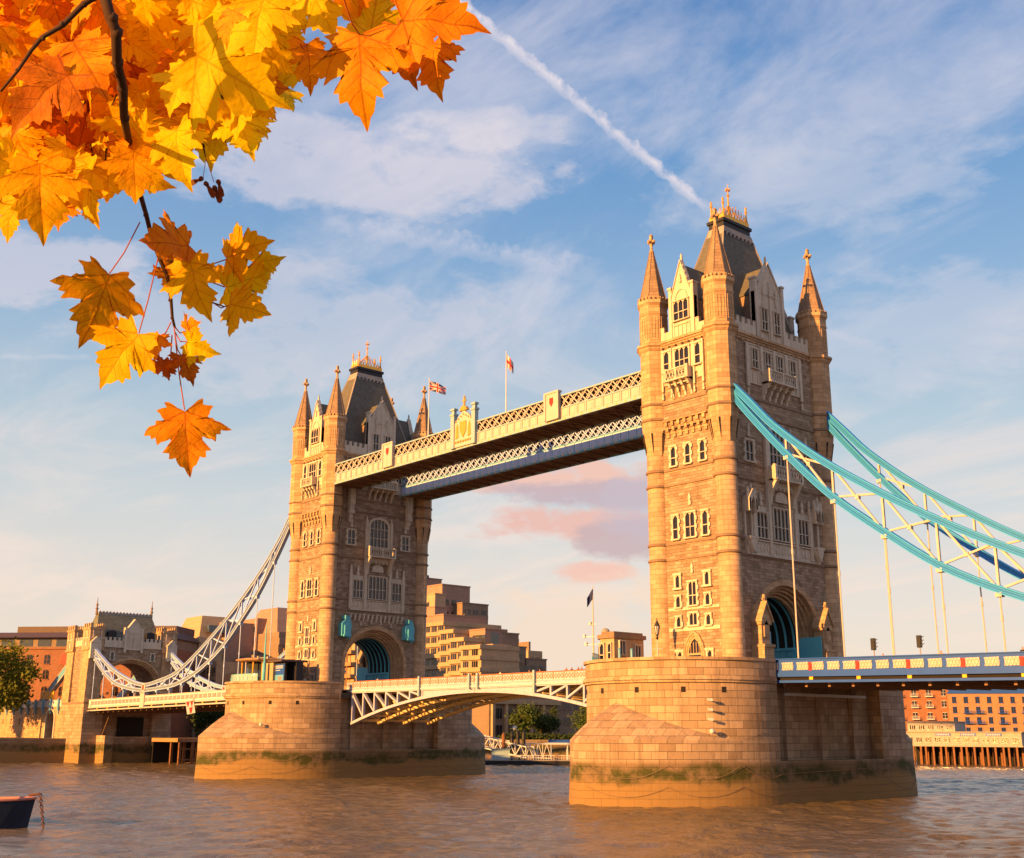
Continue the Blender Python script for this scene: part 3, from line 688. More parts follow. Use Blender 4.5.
    # --- west / east faces
    for fr, fr2 in ((W, W2), (E, E2)):
        q = MB().at(*fr2); q.fb(-2.95, 2.95, 47.7, 51.4, 0, .1); q.fb(-3.2, -2.2, 46.9, 47.7, 0, .14); q.fb(2.2, 3.2, 46.9, 47.7, 0, .14)
        for u in (-3.1, -1.75, 1.75, 3.1): q.fb(u - .13, u + .13, 46.2, 51.4, .1, .3); finial_small(q, u, 45.2, .1, .7)
        q.build('window_surround', 'portland', t)
        window(t, fr2, -2.4, 48.5, 51.0, .75, 1, d=.1, quoin=False); window(t, fr2, 0, 48.5, 51.0, 2.1, 3, d=.1, quoin=False); window(t, fr2, 2.4, 48.5, 51.0, .75, 1, d=.1, quoin=False)
        balcony(t, fr2, -.2, 1.65, 46.9, 48.4, 45.1, 0, 1.25, 4)
        q = MB().at(*fr)
        for k in range(7):
            u = -2.85 + k * .95; q.fb(u - .2, u + .2, 41.9, 42.45, 0, .62); q.fb(u - .2, u + .2, 41.3, 41.9, 0, .42); q.fb(u - .2, u + .2, 40.6, 41.3, 0, .22)
        q.fb(-3.2, 3.2, 41.0, 41.15, 0, .12); q.fb(-3.35, 3.35, 42.45, 42.6, 0, .72)
        q.build('corbel_table', 'ashlar', t)
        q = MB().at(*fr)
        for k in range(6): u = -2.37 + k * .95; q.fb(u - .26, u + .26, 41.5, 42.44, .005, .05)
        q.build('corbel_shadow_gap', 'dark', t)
        for u in (-2.2, 0, 2.2): window(t, fr, u, 37.1, 39.4, .68, 1)
        window(t, fr, -2.2, 28.5, 31.2, .7, 1); window(t, fr, 0, 28.5, 31.3, 1.35, 2); window(t, fr, 2.2, 28.5, 31.2, .7, 1)
        q = MB().at(*fr)
        finial_small(q, 0, 32.2, 0, 1.1); finial_small(q, 0, 24.4, 0, .9)
        q.fb(-3.7, 3.7, 20.35, 20.65, 0, .1); q.fb(-3.7, 3.7, 18.0, 18.4, 0, .1); q.fb(-3.7, 3.7, 13.3, 14.6, 0, .12)
        q.fb(-.9, .9, 18.4, 18.55, .1, .3)
        q.build('stone_dressing', 'portland', t)
        for u in (-2.15, 2.15):
            window(t, fr, u, 22.9, 24.3, .55, 1, transom=False, quoin=False, sw=.28); window(t, fr, u, 20.7, 21.9, .55, 1, transom=False); window(t, fr, u, 18.5, 19.6, .55, 1, transom=False)
            window(t, fr, u, 14.6, 15.7, .55, 1, transom=False, quoin=False, sw=.28)
        window(t, fr, 0, 20.8, 23.4, 1.05, 2); window(t, fr, 0, 18.6, 19.9, 1.05, 2, transom=False)
        # door with pointed arch
        q = MB().at(*fr)
        def pt_arch(hw_, zs, top, z0):
            return [(-hw_, z0), (-hw_, zs), (-hw_ * .86, zs + (top - zs) * .4), (-hw_ * .5, zs + (top - zs) * .78), (0, top), (hw_ * .5, zs + (top - zs) * .78), (hw_ * .86, zs + (top - zs) * .4), (hw_, zs), (hw_, z0)]
        for k in range(3): q.ring(pt_arch(1.55 - k * .22, 15.4, 18.0 - k * .3, 13.3), pt_arch(1.33 - k * .22, 15.4, 17.7 - k * .3, 13.3), 0, .3 - k * .08)
        q.fb(-.9, .9, 15.3, 15.5, 0, .12)
        for k in range(4): u = -.6 + k * .4; q.fb(u - .04, u + .04, 15.5, 16.9 - abs(u) * .9, 0, .1)
        dr = q.build('door', 'ashlar', t)
        q = MB().at(*fr); q.slab(pt_arch(.9, 15.4, 17.1, 13.3), -.02, .03); q.build('door_leaf', 'pane', dr)
    # --- outer / inner faces
    for fr, outer in ((OUT, True), (INN, False)):
        q = MB().at(*fr); q.fb(-5.1, 5.1, 47.9, 51.3, 0, .1); q.fb(-5.3, 5.3, 46.5, 48.0, 0, .16); q.fb(-5.4, 5.4, 51.3, 51.45, 0, .2)
        for u in (-5.15, -2.4, 0, 2.4, 5.15): q.fb(u - .22, u + .22, 46.0 if abs(u) > 3 else 48, 51.3, .1, .32)
        for u in (-5.2, 5.2): finial_small(q, u, 44.9, .1, .75)
        for u in (-4.2, -3.3, 3.3, 4.2): q.fb(u - .08, u + .08, 46.7, 47.9, .16, .26)
        q.build('window_surround', 'portland', t)
        for u in (-3.7, -1.2, 1.2, 3.7): window(t, fr, u, 48.4, 50.8, 1.0, 2, d=.1, quoin=False, sw=.12)
        balcony(t, fr, 0, 2.5, 46.8, 48.3, 44.9, 0, 1.45, 5)
        # level with the big arched window
        window(t, fr, 0, 36.9, 41.7, 3.6, 5, arched=True, sw=.42)
        for u in (-5.5, 5.5): window(t, fr, u, 37.0, 39.4, 1.35, 2, sw=.22)
        q = MB().at(*fr)
        for u in (-2.5, 2.5): q.fb(u - .22, u + .22, 31.9, 41.4, 0, .4); finial_small(q, u, 41.4, .05, .6)
        for u in (-5.5, 5.5): finial_small(q, u, 39.9, .02, 1.25)
        q.build('window_surround', 'portland', t)
        balcony(t, fr, 0, 2.5, 35.1, 36.8, 32.2, 0, 1.5, 4, curved=True)
        # triple mullioned window
        q = MB().at(*fr); q.fb(-5.35, 5.35, 27.85, 32.0, 0, .09)
        for u in (-5.3, -2.45, 2.45, 5.3): q.fb(u - .24, u + .24, 26.5, 32.4 if abs(u) > 3 else 32.0, .09, .36)
        for u in (-5.3, 5.3): finial_small(q, u, 32.4, .1, 1.0)
        for u in (-3.9, 3.9): finial_small(q, u, 32.0, .05, 1.2)
        q.build('window_surround', 'portland', t)
        window(t, fr, 0, 28.3, 32.0, 3.5, 5, d=.09, quoin=False, sw=.14); window(t, fr, -3.9, 28.3, 31.2, 1.9, 3, d=.09, quoin=False, sw=.14); window(t, fr, 3.9, 28.3, 31.2, 1.9, 3, d=.09, quoin=False, sw=.14)
        q = MB().at(*fr); hwp = 6.9 if outer else 5.4
        q.fb(-hwp, hwp, 26.4, 27.9, 0, .14); q.fb(-hwp, hwp, 27.9, 28.05, 0, .34); q.fb(-hwp, hwp, 26.25, 26.4, 0, .3)
        for u in (-hwp + .2, -2.45, 2.45, hwp - .2): q.fb(u - .2, u + .2, 26.4, 27.9, .14, .34)
        for a, b in ((-5.1, -2.7), (-2.2, 2.2), (2.7, 5.1)):
            n = int((b - a) / .55)
            for k in range(n):
                u = a + (b - a) * (k + .5) / n; q.slab([(u - .2, 27.15), (u, 27.65), (u + .2, 27.15), (u, 26.65)], .14, .22)
        q.build('carved_panel', 'portland', t)
        if outer:
            for u in (-6.3, 6.3):   # canopied niches
                q = MB().at(*fr)
                q.fb(u - .75, u + .75, 27.9, 28.2, 0, .9)
                for s in (-1, 1): q.fb(u + s * .6 - .12, u + s * .6 + .12, 28.2, 31.3, 0, .22); q.fb(u + s * .62 - .15, u + s * .62 + .15, 31.0, 32.5, .0, 1.0); finial_small(q, u + s * .62, 32.5, .6, 1.0)
                q.slab([(u - .7, 31.2), (u - .45, 31.2), (u - .4, 32.0), (u, 32.7), (u + .4, 32.0), (u + .45, 31.2), (u + .7, 31.2), (u + .7, 32.6), (u, 33.6), (u - .7, 32.6)], .7, 1.0)
                q.fb(u - .6, u + .6, 32.5, 32.8, 0, .8); finial_small(q, u, 33.3, .6, .7)
                q.slab([(u - .75, 27.9), (u + .75, 27.9), (u + .6, 27.3), (u + .25, 26.7), (u, 26.3), (u - .25, 26.7), (u - .6, 27.3)], 0, .6)
                q.slab([(u - .6, 27.9), (u + .6, 27.9), (u + .45, 27.3), (u + .2, 26.8), (u, 26.5), (u - .2, 26.8), (u - .45, 27.3)], .6, .85)
                nb_ = q.build('niche', 'portland', t)
                q = MB().at(*fr); q.fb(u - .48, u + .48, 28.2, 31.9, .0, .04); q.build('niche_recess', 'band', nb_)
        else:
            q = MB().at(*fr)
            for k in range(13):
                u = -5.1 + k * .85; q.fb(u - .15, u + .15, 25.0, 25.5, 0, .4); q.fb(u - .12, u + .12, 24.5, 25.0, 0, .22); q.fb(u - .2, u + .2, 25.5, 25.65, 0, .5)
            for u in (-3, -1, 1, 3): finial_small(q, u * 1.0, 23.8 + .3 * (abs(u) < 2), 0, .6)
            q.build('corbel_table', 'portland', t)
            for u in (-6.3, 6.3):   # pale teal bracket boxes that carry the open bascules
                q = MB().at(*fr); q.slab([(u - .9, 21.9), (u + .7, 21.5), (u + .95, 23.6), (u + .5, 25.1), (u - .35, 24.4), (u - .9, 23.9)], .0, 1.1); q.fb(u - .5, u + .5, 22.0, 23.6, 1.1, 1.35); q.fb(u - .35, u + .1, 24.6, 25.2, 0, 1.2); q.fb(u - .7, u + .7, 21.8, 22.1, 1.1, 1.5)
                q.build('bascule_bracket', 'paleteal', t)
            # walkway corbels
            for u in (-5.9, 5.9):
                q = MB().at(*fr); q.fb(u - .5, u + .5, 43.6, 46.4, 0, .9); q.fb(u - .42, u + .42, 42.7, 43.6, 0, .75); q.fb(u - .55, u + .55, 42.1, 42.7, 0, .8); q.fb(u - .35, u + .35, 41.3, 42.1, 0, .5); q.fb(u - .25, u + .25, 40.7, 41.3, 0, .3)
                q.build('walkway_corbel', 'portland', t)
    # --- gabled stone shrines flanking the road on the outer face
    for u in (-5.75, 5.75):
        q = MB().at(*OUT)
        q.fb(u - .85, u + .85, 13.3, 16.2, 0, 1.7); q.fb(u - .72, u + .72, 16.2, 18.6, 0, 1.35); q.fb(u - .95, u + .95, 16.0, 16.3, 0, 1.85)
        q.M = (q.M[0] + q.M[1] * u, q.M[1], q.M[2])
        q.slab([(-.9, 18.4), (.9, 18.4), (.9, 18.8), (0, 20.5), (-.9, 18.8)], -.0, 1.5)
        q.slab([(-1.05, 18.7), (0, 20.65), (1.05, 18.7), (1.05, 19.0), (0, 21.0), (-1.05, 19.0)], 0, 1.7)
        q.slab([(-.4, 17.1), (.4, 17.1), (.4, 18.4), (0, 18.9), (-.4, 18.4)], 1.35, 1.5)
        q.fb(-.14, .14, 20.9, 21.7, 1.2, 1.5); q.fb(-.32, .32, 21.1, 21.35, 1.24, 1.46)
        q.fb(-.75, .75, 14.2, 14.35, 1.7, 1.8)
        q.build('gate_shrine', 'ashlar', t)
        q = MB().at(*OUT); s = -1 if u > 0 else 1; a = u + s * .95; q.fb(min(a, a + s * .12), max(a, a + s * .12), 13.3, 17.7, -2.2, 1.2)
        q.build('gate_panel', 'paleteal', t)
    return t
tower(0.0, 1, 'larger gothic tower at right, nearer, its side wall glowing orange in low sun')
tower(-82.3, -1, 'farther gothic tower at left, seen behind the end of the high walkways')

# ================================================================== SIDE SPANS, CHAINS
def side_span(cx, s, label, mats, slope, ztop, L=81.5):
    """s=+1 runs to +x from the tower at cx"""
    mrail, mpan, mbeam, mpost = mats; x0, x1 = 9.25, L
    t = thing('side_span', (cx + s * 12, 0, 12), label, 'bridge deck', 'suspended side spans')
    Z = lambda d: ztop - slope * (d - 10)
    def seg(nm, material, y0, y1, a, b, par=None):
        q = MB(); P = []
        for d in (x0, x1):
            z = Z(d)
            for (yy, zo) in ((y0, a), (y1, a), (y1, b), (y0, b)): P.append((cx + s * d, yy, z + zo))
        q.hexa(P); return q.build(nm, material, par or t)
    seg('roadway', 'asphalt', -8.9, 8.9, -1.25, -1.1)
    seg('deck_soffit', 'steelbrown', -8.6, 8.6, -2.0, -1.9)
    for sg in (-1, 1):
        o = 9.2 * sg; i = 8.95 * sg; lo, hi = min(o, i), max(o, i)
        p = seg('parapet', mrail, lo, hi, -1.35, -.0)
        seg('fascia_beam', mbeam, min(9.32 * sg, 8.8 * sg), max(9.32 * sg, 8.8 * sg), -1.75, -1.35)
        seg('fascia_gap_shade', 'dark', min(9.0 * sg, 8.8 * sg), max(9.0 * sg, 8.8 * sg), -2.1, -1.75)  # solid dark strip, shade between beam and flange put into its colour
        seg('lower_flange', mbeam, min(9.32 * sg, 8.6 * sg), max(9.32 * sg, 8.6 * sg), -2.35, -2.1)
        q = MB(); q.hexa([(cx + s * d, yy, Z(d) + zo) for d in (x0, x1) for (yy, zo) in ((9.32 * sg, -.0), (8.88 * sg, -.0), (8.88 * sg, .1), (9.32 * sg, .1))]); q.build('handrail', mbeam, p)
        n = int((x1 - x0) / 1.833)
        for k in range(n):
            a = x0 + .25 + k * 1.833; b = a + 1.35; q = MB(); z = Z((a + b) / 2); y = 9.22 * sg
            q.box(min(cx + s * a, cx + s * b), max(cx + s * a, cx + s * b), min(y, y + .02 * sg), max(y, y + .02 * sg), z - 1.08, z - .3)
            m_ = 4; w_ = (b - a) / m_
            for j in range(m_):
                u = a + j * w_
                q.bar((cx + s * u, y + .05 * sg, z - 1.05), (cx + s * (u + w_), y + .05 * sg, z - .33), .07); q.bar((cx + s * (u + w_), y + .07 * sg, z - 1.05), (cx + s * u, y + .07 * sg, z - .33), .07)
            q.build('parapet_panel', mpan, p)
            if k % 3 == 2 and sg < 0:
                xx = cx + s * (b + .24)
                if s > 0: q = MB(); q.box(xx - .18, xx + .18, -9.3, -9.1, z - 1.15, z - .35); q.build('red_shield', 'red', p)
                q = MB(); q.box(xx - .22, xx + .22, -9.2, -9.0, z - 2.08, z - 1.78); q.build('lamp', 'amber', p)
    for k in range(int((x1 - x0) / 2.75)):
        d = x0 + 1.5 + k * 2.75; q = MB(); q.box(cx + s * d - .15, cx + s * d + .15, -8.3, 8.3, Z(d) - 2.75, Z(d) - 2.0); q.build('cross_girder', 'steelbrown', t)
    return t
side_span(0, 1, 'deep blue side deck at right carried by teal chains', ('blue', 'cream', 'blue', 'blue'), .018, 14.35, 84)
side_span(-82.3, -1, 'pale painted side deck between the left tower and the abutment gateway', ('white', 'cream', 'cream', 'white'), .011, 14.25, 91)
TOPC = [(6.0, 45.6), (8.6, 42.8), (11.7, 39.4), (17.4, 34.6), (24.2, 30.0), (29.7, 26.7), (35.3, 23.7), (42.6, 20.2), (49.2, 17.7), (56.3, 16.5), (63, 15.9), (70.5, 17.0), (79.4, 19.4), (87.1, 22.5), (92.4, 25.0)]
LOWC = [(6.0, 44.6), (8.6, 41.3), (13.2, 36.0), (18.4, 30.7), (24.0, 26.3), (29.7, 22.3), (35.8, 19.3), (42.3, 17.0), (48.9, 15.6), (56.0, 15.1), (63, 14.9), (70.1, 15.4), (78.9, 17.0), (86.6, 20.3), (92.4, 24.0)]
def interp(T, d):
    if d <= T[0][0]: return T[0][1]
    for (a, za), (b, zb) in zip(T[:-1], T[1:]):
        if a <= d <= b: f = (d - a) / (b - a); return za + (zb - za) * f
    return T[-1][1]
def smooth(T):
    out = []
    for i in range(len(T) - 1):
        p0 = T[max(0, i - 1)]; p1 = T[i]; p2 = T[i + 1]; p3 = T[min(len(T) - 1, i + 2)]
        for k in range(4):
            f = k / 4; m1 = (p2[1] - p0[1]) / (p2[0] - p0[0]); m2 = (p3[1] - p1[1]) / (p3[0] - p1[0]); h = p2[0] - p1[0]
            z = (2 * f ** 3 - 3 * f * f + 1) * p1[1] + (f ** 3 - 2 * f * f + f) * h * m1 + (-2 * f ** 3 + 3 * f * f) * p2[1] + (f ** 3 - f * f) * h * m2
            out.append((p1[0] + f * h, z))
    return out + [T[-1]]
TS, LS = smooth(TOPC), smooth(LOWC)
def chain(cx, s, y, label, mch, mfl, web, ztop, slope):
    t = thing('suspension_chain', (cx + s * 6, y, 45), label, 'suspension chain', 'stiffened suspension chains')
    for nm, T in (('upper_chord', TS), ('lower_chord', LS)):
        q = MB(); g = MB()
        for (a, za), (b, zb) in zip(T[:-1], T[1:]):
            A = (cx + s * a, y, za); B = (cx + s * b, y, zb); q.bar(A, B, .46, .52)
            nrm = Vector((-(zb - za), 0, (b - a))).normalized(); o = Vector((s * nrm.x, 0, nrm.z))
            for e in (.3, -.3): g.bar(Vector(A) + o * e, Vector(B) + o * e, .66, .11, up=o)
            for e in (.12, -.12): g.bar(Vector(A) + o * e, Vector(B) + o * e, .52, .05, up=o)  # pale mid-lines put the chord's highlights into the colour
        c = q.build(nm, mch, t); g.build('flange', mfl, c)
    ds = [7.7 + 5.5 * k for k in range(1, 16)]
    Zd = lambda d: ztop - slope * (d - 10)
    for k, d in enumerate(ds):
        a, b = interp(LS, d), interp(TS, d); x = cx + s * d
        if d < 92:
            q = MB(); q.bar((x, y, a), (x, y, b), .22, .22); q.box(x - .3, x + .3, y - .3, y + .3, a - .7, a - .3); q.build('vertical_strut', web, t)
            if a - Zd(d) > 1.2:
                q = MB(); q.tube([(x, y, a - .5), (x, y, Zd(d) - 1.0)], .085, 6); zm = (a + Zd(d)) / 2; q.tube([(x, y, zm), (x, y, zm + .5)], .13, 6); q.build('hanger', web, t)
    pts = [8.6] + ds
    for d0, d1 in zip(ds[:-1], ds[1:]):
        if abs((d0 + d1) / 2 - 63) < 4: continue
        q = MB(); q.bar((cx + s * d0, y - .08, interp(TS, d0)), (cx + s * d1, y - .08, interp(LS, d1)), .2, .2); q.bar((cx + s * d0, y + .08, interp(LS, d0)), (cx + s * d1, y + .08, interp(TS, d1)), .2, .2)
        xm = cx + s * (d0 + d1) / 2; q.box(xm - .2, xm + .2, y - .22, y + .22, (interp(TS, (d0 + d1) / 2) + interp(LS, (d0 + d1) / 2)) / 2 - .2, (interp(TS, (d0 + d1) / 2) + interp(LS, (d0 + d1) / 2)) / 2 + .2)
        q.build('cross_brace', web, t)
    q = MB(); x = cx + s * 63; q.lathe([(.9, y - .42), (.9, y + .42)], (0, 0), 20, 0)
    q.v = [(x + v[0], v[2], 15.4 + v[1]) for v in q.v]; q.build('link_pin', 'cream', t)
    q = MB(); q.box(x - .28, x + .28, y - .52, y - .43, 14.9, 15.9); q.build('red_shield', 'red', t)
    q = MB(); q.box(x - 1.0, x + 1.0, y - .5, y + .4, Zd(63) - 2.2, Zd(63) + .55); q.box(x - 1.15, x + 1.15, y - .6, y + .5, Zd(63) + .55, Zd(63) + .75); q.build('link_pedestal', 'cream', t)
    return t
chain(0, 1, -8.95, 'teal trussed chain sweeping down from the near tower on the sunlit side', 'teal', 'teallight', 'cream', 14.35, .018)
chain(0, 1, 8.95, 'second teal chain running behind the nearer one at the right edge', 'teal', 'teallight', 'cream', 14.35, .018)
chain(-82.3, -1, -8.95, 'pale grey green trussed chain from the left tower down to the gateway, front side', 'greygreen', 'coolwhite', 'coolwhite', 14.25, .011)
chain(-82.3, -1, 8.95, 'light blue and white chain on the far side, partly behind the front chain', 'skyblue', 'coolwhite', 'coolwhite', 14.25, .011)

# ================================================================== HIGH WALKWAYS
def walkway(sg, label, m1, m2, edge):
    t = thing('high_walkway', (-41.15, sg * 7, 46.4), label, 'walkway', 'high level walkways between the towers')
    xa, xb = -76.8, -5.5
    yo, yi = sg * 9.85, sg * 4.4
    q = MB(); q.box(xa, xb, min(yo - sg * .1, yi + sg * .1), max(yo - sg * .1, yi + sg * .1), 46.45, 46.75)
    for k in range(26): x = xa + 1.4 + k * 2.75; q.box(x - .15, x + .15, min(yo - sg * .3, yi + sg * .3), max(yo - sg * .3, yi + sg * .3), 46.2, 46.44)
    for k in range(25):
        x = xa + 1.4 + k * 2.75; q.bar((x, yo - sg * .4, 46.36), (x + 2.75, yi + sg * .4, 46.36), .15, .12); q.bar((x, yi + sg * .4, 46.33), (x + 2.75, yo - sg * .4, 46.33), .15, .12)
    q.build('soffit', 'steelbrown', t)
    q = MB(); q.box(xa, xb, min(yo - sg * .9, yi + sg * .9), max(yo - sg * .9, yi + sg * .9), 46.75, 49.0); q.build('cabin_wall', 'pane', t)
    q = MB(); q.taper(xa, xb, min(yo, yi) + .1, max(yo, yi) - .1, 49.75, xa, xb, min(yo, yi) + 1.8, max(yo, yi) - 1.8, 50.25); q.build('roof', 'lead', t)
    for y, s2 in ((yo, sg), (yi, -sg)):
        q = MB(); q.box(xa, xb, min(y, y - s2 * .2), max(y, y - s2 * .2), 46.6, 47.95); fb = q.build('fascia', m1, t)
        q = MB(); q.box(xa, xb, min(y + s2 * .12, y - s2 * .3), max(y + s2 * .12, y - s2 * .3), 46.3, 46.6); q.box(xa, xb, min(y + s2 * .1, y - s2 * .3), max(y + s2 * .1, y - s2 * .3), 47.95, 48.1); q.build('fascia_rail', edge, fb)
        q = MB(); n = 46
        for k in range(n):
            x = xa + (xb - xa) * (k + .5) / n; q.box(x - .48, x + .48, min(y, y + s2 * .05), max(y, y + s2 * .05), 46.8, 47.75)
            q.box(x - .82, x - .72, min(y, y + s2 * .12), max(y, y + s2 * .12), 46.6, 47.95)
        q.build('fascia_panel', m2, fb)
        q = MB()
        for k in range(n): x = xa + (xb - xa) * (k + .5) / n; q.box(x - .12, x + .12, min(y + s2 * .12, y + s2 * .16), max(y + s2 * .12, y + s2 * .16), 46.38, 46.56)
        q.build('rail_boss', 'amber', fb)
        # lattice, one mesh: a surface pattern of crossed flats
        q = MB(); n = 46; w_ = (xb - xa) / n
        for k in range(n):
            a = xa + k * w_; b = a + w_
            q.bar((a, y - s2 * .04, 48.1), (b, y - s2 * .04, 49.6), .09, .15); q.bar((b, y - s2 * .1, 48.1), (a, y - s2 * .1, 49.6), .09, .15)
            q.bar((a + w_ / 2, y - s2 * .3, 48.1), (b + w_ / 2 if k < n - 1 else b, y - s2 * .3, 49.6), .09, .12); q.bar((b + w_ / 2 if k < n - 1 else b, y - s2 * .36, 48.1), (a + w_ / 2, y - s2 * .36, 49.6), .09, .12)
        q.build('lattice', m2, t)
        q = MB(); q.box(xa, xb, min(y + s2 * .1, y - s2 * .35), max(y + s2 * .1, y - s2 * .35), 49.6, 49.8); q.build('top_rail', edge, t)
        if s2 == sg:
            for xc, hw in ((-59.9, 1.25), (-22.4, 1.25)):
                q = MB().at((0, y), (1, 0), (0, s2))
                q.fb(xc - hw, xc + hw, 46.6, 50.2, 0, .5); q.fb(xc - hw - .12, xc + hw + .12, 50.2, 50.45, -.1, .6)
                for u in (-1, 1): q.fb(xc + u * hw - .16, xc + u * hw + .16, 46.6, 50.3, .5, .62)
                py_ = q.build('pylon', m2, t)
                q = MB().at((0, y), (1, 0), (0, s2)); q.slab([(xc - .35, 49.6), (xc + .35, 49.6), (xc + .35, 48.9), (xc, 48.4), (xc - .35, 48.9)], .5, .56); q.build('red_shield', 'red', py_)
            xc = -41.15; q = MB().at((0, y), (1, 0), (0, s2))
            q.fb(xc - 2.0, xc + 2.0, 46.6, 50.2, 0, .35); q.slab([(xc - 2.0, 50.2), (xc + 2.0, 50.2), (xc + 1.2, 51.1), (xc, 51.9), (xc - 1.2, 51.1)], 0, .35)
            ce = q.build('crest', 'cream', t)
            q = MB().at((0, y), (1, 0), (0, s2))
            q.slab([(xc - .7, 50.2), (xc + .7, 50.2), (xc + .7, 48.9), (xc, 47.8), (xc - .7, 48.9)], .35, .5); q.slab([(xc - .9, 51.8), (xc + .9, 51.8), (xc + .6, 52.3), (xc, 52.6), (xc - .6, 52.3)], .0, .5); q.fb(xc - .12, xc + .12, 52.6, 54.0, .15, .35); q.fb(xc - .38, xc + .38, 53.2, 53.45, .17, .33)
            for k in range(7): u = xc - 1.7 + k * .57; q.ball((u, .42, 47.3), .2, 6); q.ball((u, .42, 50.4 + (.9 - abs(u - xc) * .5)), .14, 6)
            for u in (-1.4, 1.4): q.slab([(xc + u - .3, 47.8), (xc + u + .3, 48.0), (xc + u + .2, 49.6), (xc + u, 50.0), (xc + u - .25, 49.3)], .35, .48)
            q.build('gilded_arms', 'gold', ce)
            for u in (-2.4, 2.4):
                q = MB().at((0, y), (1, 0), (0, s2)); q.fb(xc + u - .4, xc + u + .4, 46.5, 51.4, -.1, .55); q.fb(xc + u - .52, xc + u + .52, 51.4, 51.7, -.2, .65); q.fb(xc + u - .3, xc + u + .3, 51.7, 52.2, -.0, .45); q.fb(xc + u - .48, xc + u + .48, 52.2, 52.5, -.1, .6)
                q.build('crest_post', edge, ce)
    return t
M['paleblue'] = mat('pale_blue_grey_paint', (0.27, 0.39, 0.46), 0.5, var=0.08)
walkway(-1, 'nearer high walkway with cream lattice and a golden coat of arms, in full sun', 'cream', 'cream', 'paleblue')
walkway(1, 'farther high walkway with blue fascia, seen beneath the nearer one', 'walkblue', 'coolwhite', 'skyblue')

# ================================================================== BASCULES
def bascule(s, label):
    """s=-1 leaf of the left tower, +1 of the right"""
    t = thing('bascule_leaf', (-41.15 + s * 30.4, 0, 12), label, 'drawbridge leaf', 'the two lifting leaves of the central span')
    xm = -41.15; L = 31.9
    zb = lambda u: 12.55 - 4.2 * (u / 30.4) ** 2
    for gi, y in enumerate((-7.3, -2.45, 2.45, 7.3)):
        q = MB(); n = 12; us = [.05 + (30.4 - .05) * k / n for k in range(n + 1)]
        for a, b in zip(us[:-1], us[1:]):
            q.hexa([(xm + s * a, y - .35, zb(a) - .4), (xm + s * a, y + .35, zb(a) - .4), (xm + s * a, y + .35, zb(a)), (xm + s * a, y - .35, zb(a)), (xm + s * b, y - .35, zb(b) - .4), (xm + s * b, y + .35, zb(b) - .4), (xm + s * b, y + .35, zb(b)), (xm + s * b, y - .35, zb(b))])
        q.box(min(xm + s * .05, xm + s * L), max(xm + s * .05, xm + s * L), y - .3, y + .3, 12.72, 13.0)
        q.hexa([(xm + s * a, y + o, z) for a in (.05, 12.2) for o, z in ((-.1, zb(a) - .1), (.1, zb(a) - .1), (.1, 12.8), (-.1, 12.8))])
        g = q.build('girder', 'girder' if gi else 'peach', t)
        ks = [12.2 + 3.04 * k for k in range(7)]
        for a, b in zip(ks[:-1], ks[1:]):
            q = MB(); q.bar((xm + s * a, y, zb(a)), (xm + s * a, y, 12.8), .3, .42, up=(0, 1, 0)); q.bar((xm + s * b, y, 12.7), (xm + s * a, y, zb(a) + .1), .26, .5, up=(0, 1, 0))
            q.build('web_member', 'girder' if gi else 'peach', g)
        q = MB(); q.bar((xm + s * 30.4, y, zb(30.4)), (xm + s * 30.4, y, 12.8), .4, .5, up=(0, 1, 0)); q.build('web_member', 'girder' if gi else 'peach', g)
    for k in range(11):
        u = 2.2 + k * 2.75; q = MB(); q.box(xm + s * u - .12, xm + s * u + .12, -7, 7, zb(u) - .1, zb(u) + .25)
        for y in (-4.9, 0, 4.9): q.bar((xm + s * u, y - 2.2, zb(u) + .1), (xm + s * min(u + 2.75, 30.4), y + 2.2, zb(min(u + 2.75, 30.4)) + .1), .18, .1)
        q.build('cross_brace', 'girder', t)
    q = MB(); q.box(min(xm + s * .02, xm + s * L), max(xm + s * .02, xm + s * L), -7.4, 7.4, 13.0, 13.2); q.build('roadway', 'asphalt', t)
    for sg in (-1, 1):
        a0, a1 = min(xm + s * .02, xm + s * L), max(xm + s * .02, xm + s * L); y = sg * 7.62
        q = MB(); q.box(a0, a1, min(y, y - sg * .3), max(y, y - sg * .3), 12.95, 14.4); p = q.build('parapet', 'peach', t)
        q = MB(); q.box(a0, a1, min(y + sg * .08, y - sg * .38), max(y + sg * .08, y - sg * .38), 14.4, 14.52); q.build('handrail', 'orangerail', p)
        q = MB(); q.box(a0, a1, min(y + sg * .1, y - sg * .3), max(y + sg * .1, y - sg * .3), 12.9, 13.1); q.box(a0, a1, min(y, y + sg * .08), max(y, y + sg * .08), 13.42, 13.5); q.build('base_rail', 'white', p)
        n = 16
        for k in range(n):
            xx = a0 + (a1 - a0) * (k + .5) / n; q = MB(); hw = .85
            for j in range(3):
                c = xx - .57 + j * .57; yy = y + sg * .02
                q.bar((c, yy, 13.62), (c - .24, yy, 13.92), .08); q.bar((c - .24, yy, 13.92), (c, yy, 14.24), .08); q.bar((c, yy, 14.24), (c + .24, yy, 13.92), .08); q.bar((c + .24, yy, 13.92), (c, yy, 13.62), .08)
            q.box(xx + .9, xx + 1.0, min(y, y + sg * .1), max(y, y + sg * .1), 13.5, 14.4)
            q.build('parapet_panel', 'lattice_tan', p)
    for u in (.9, 12.5):
        q = MB(); x = xm + s * u; q.box(x - .18, x + .18, -8.0, -7.75, 11.9 if u > 1 else 12.6, 14.75); q.build('navigation_post', 'paleblue', t)
    return t
M['orangerail'] = mat('orange_brown_rail', (0.48, 0.14, 0.05), 0.5, var=0.1)
M['lattice_tan'] = mat('tan_lattice', (0.42, 0.27, 0.17), 0.6, var=0.1)
bascule(-1, 'left leaf of the central drawbridge, its arched cream girder springing from the far pier')
bascule(1, 'right leaf of the central drawbridge, running in behind the near pier')
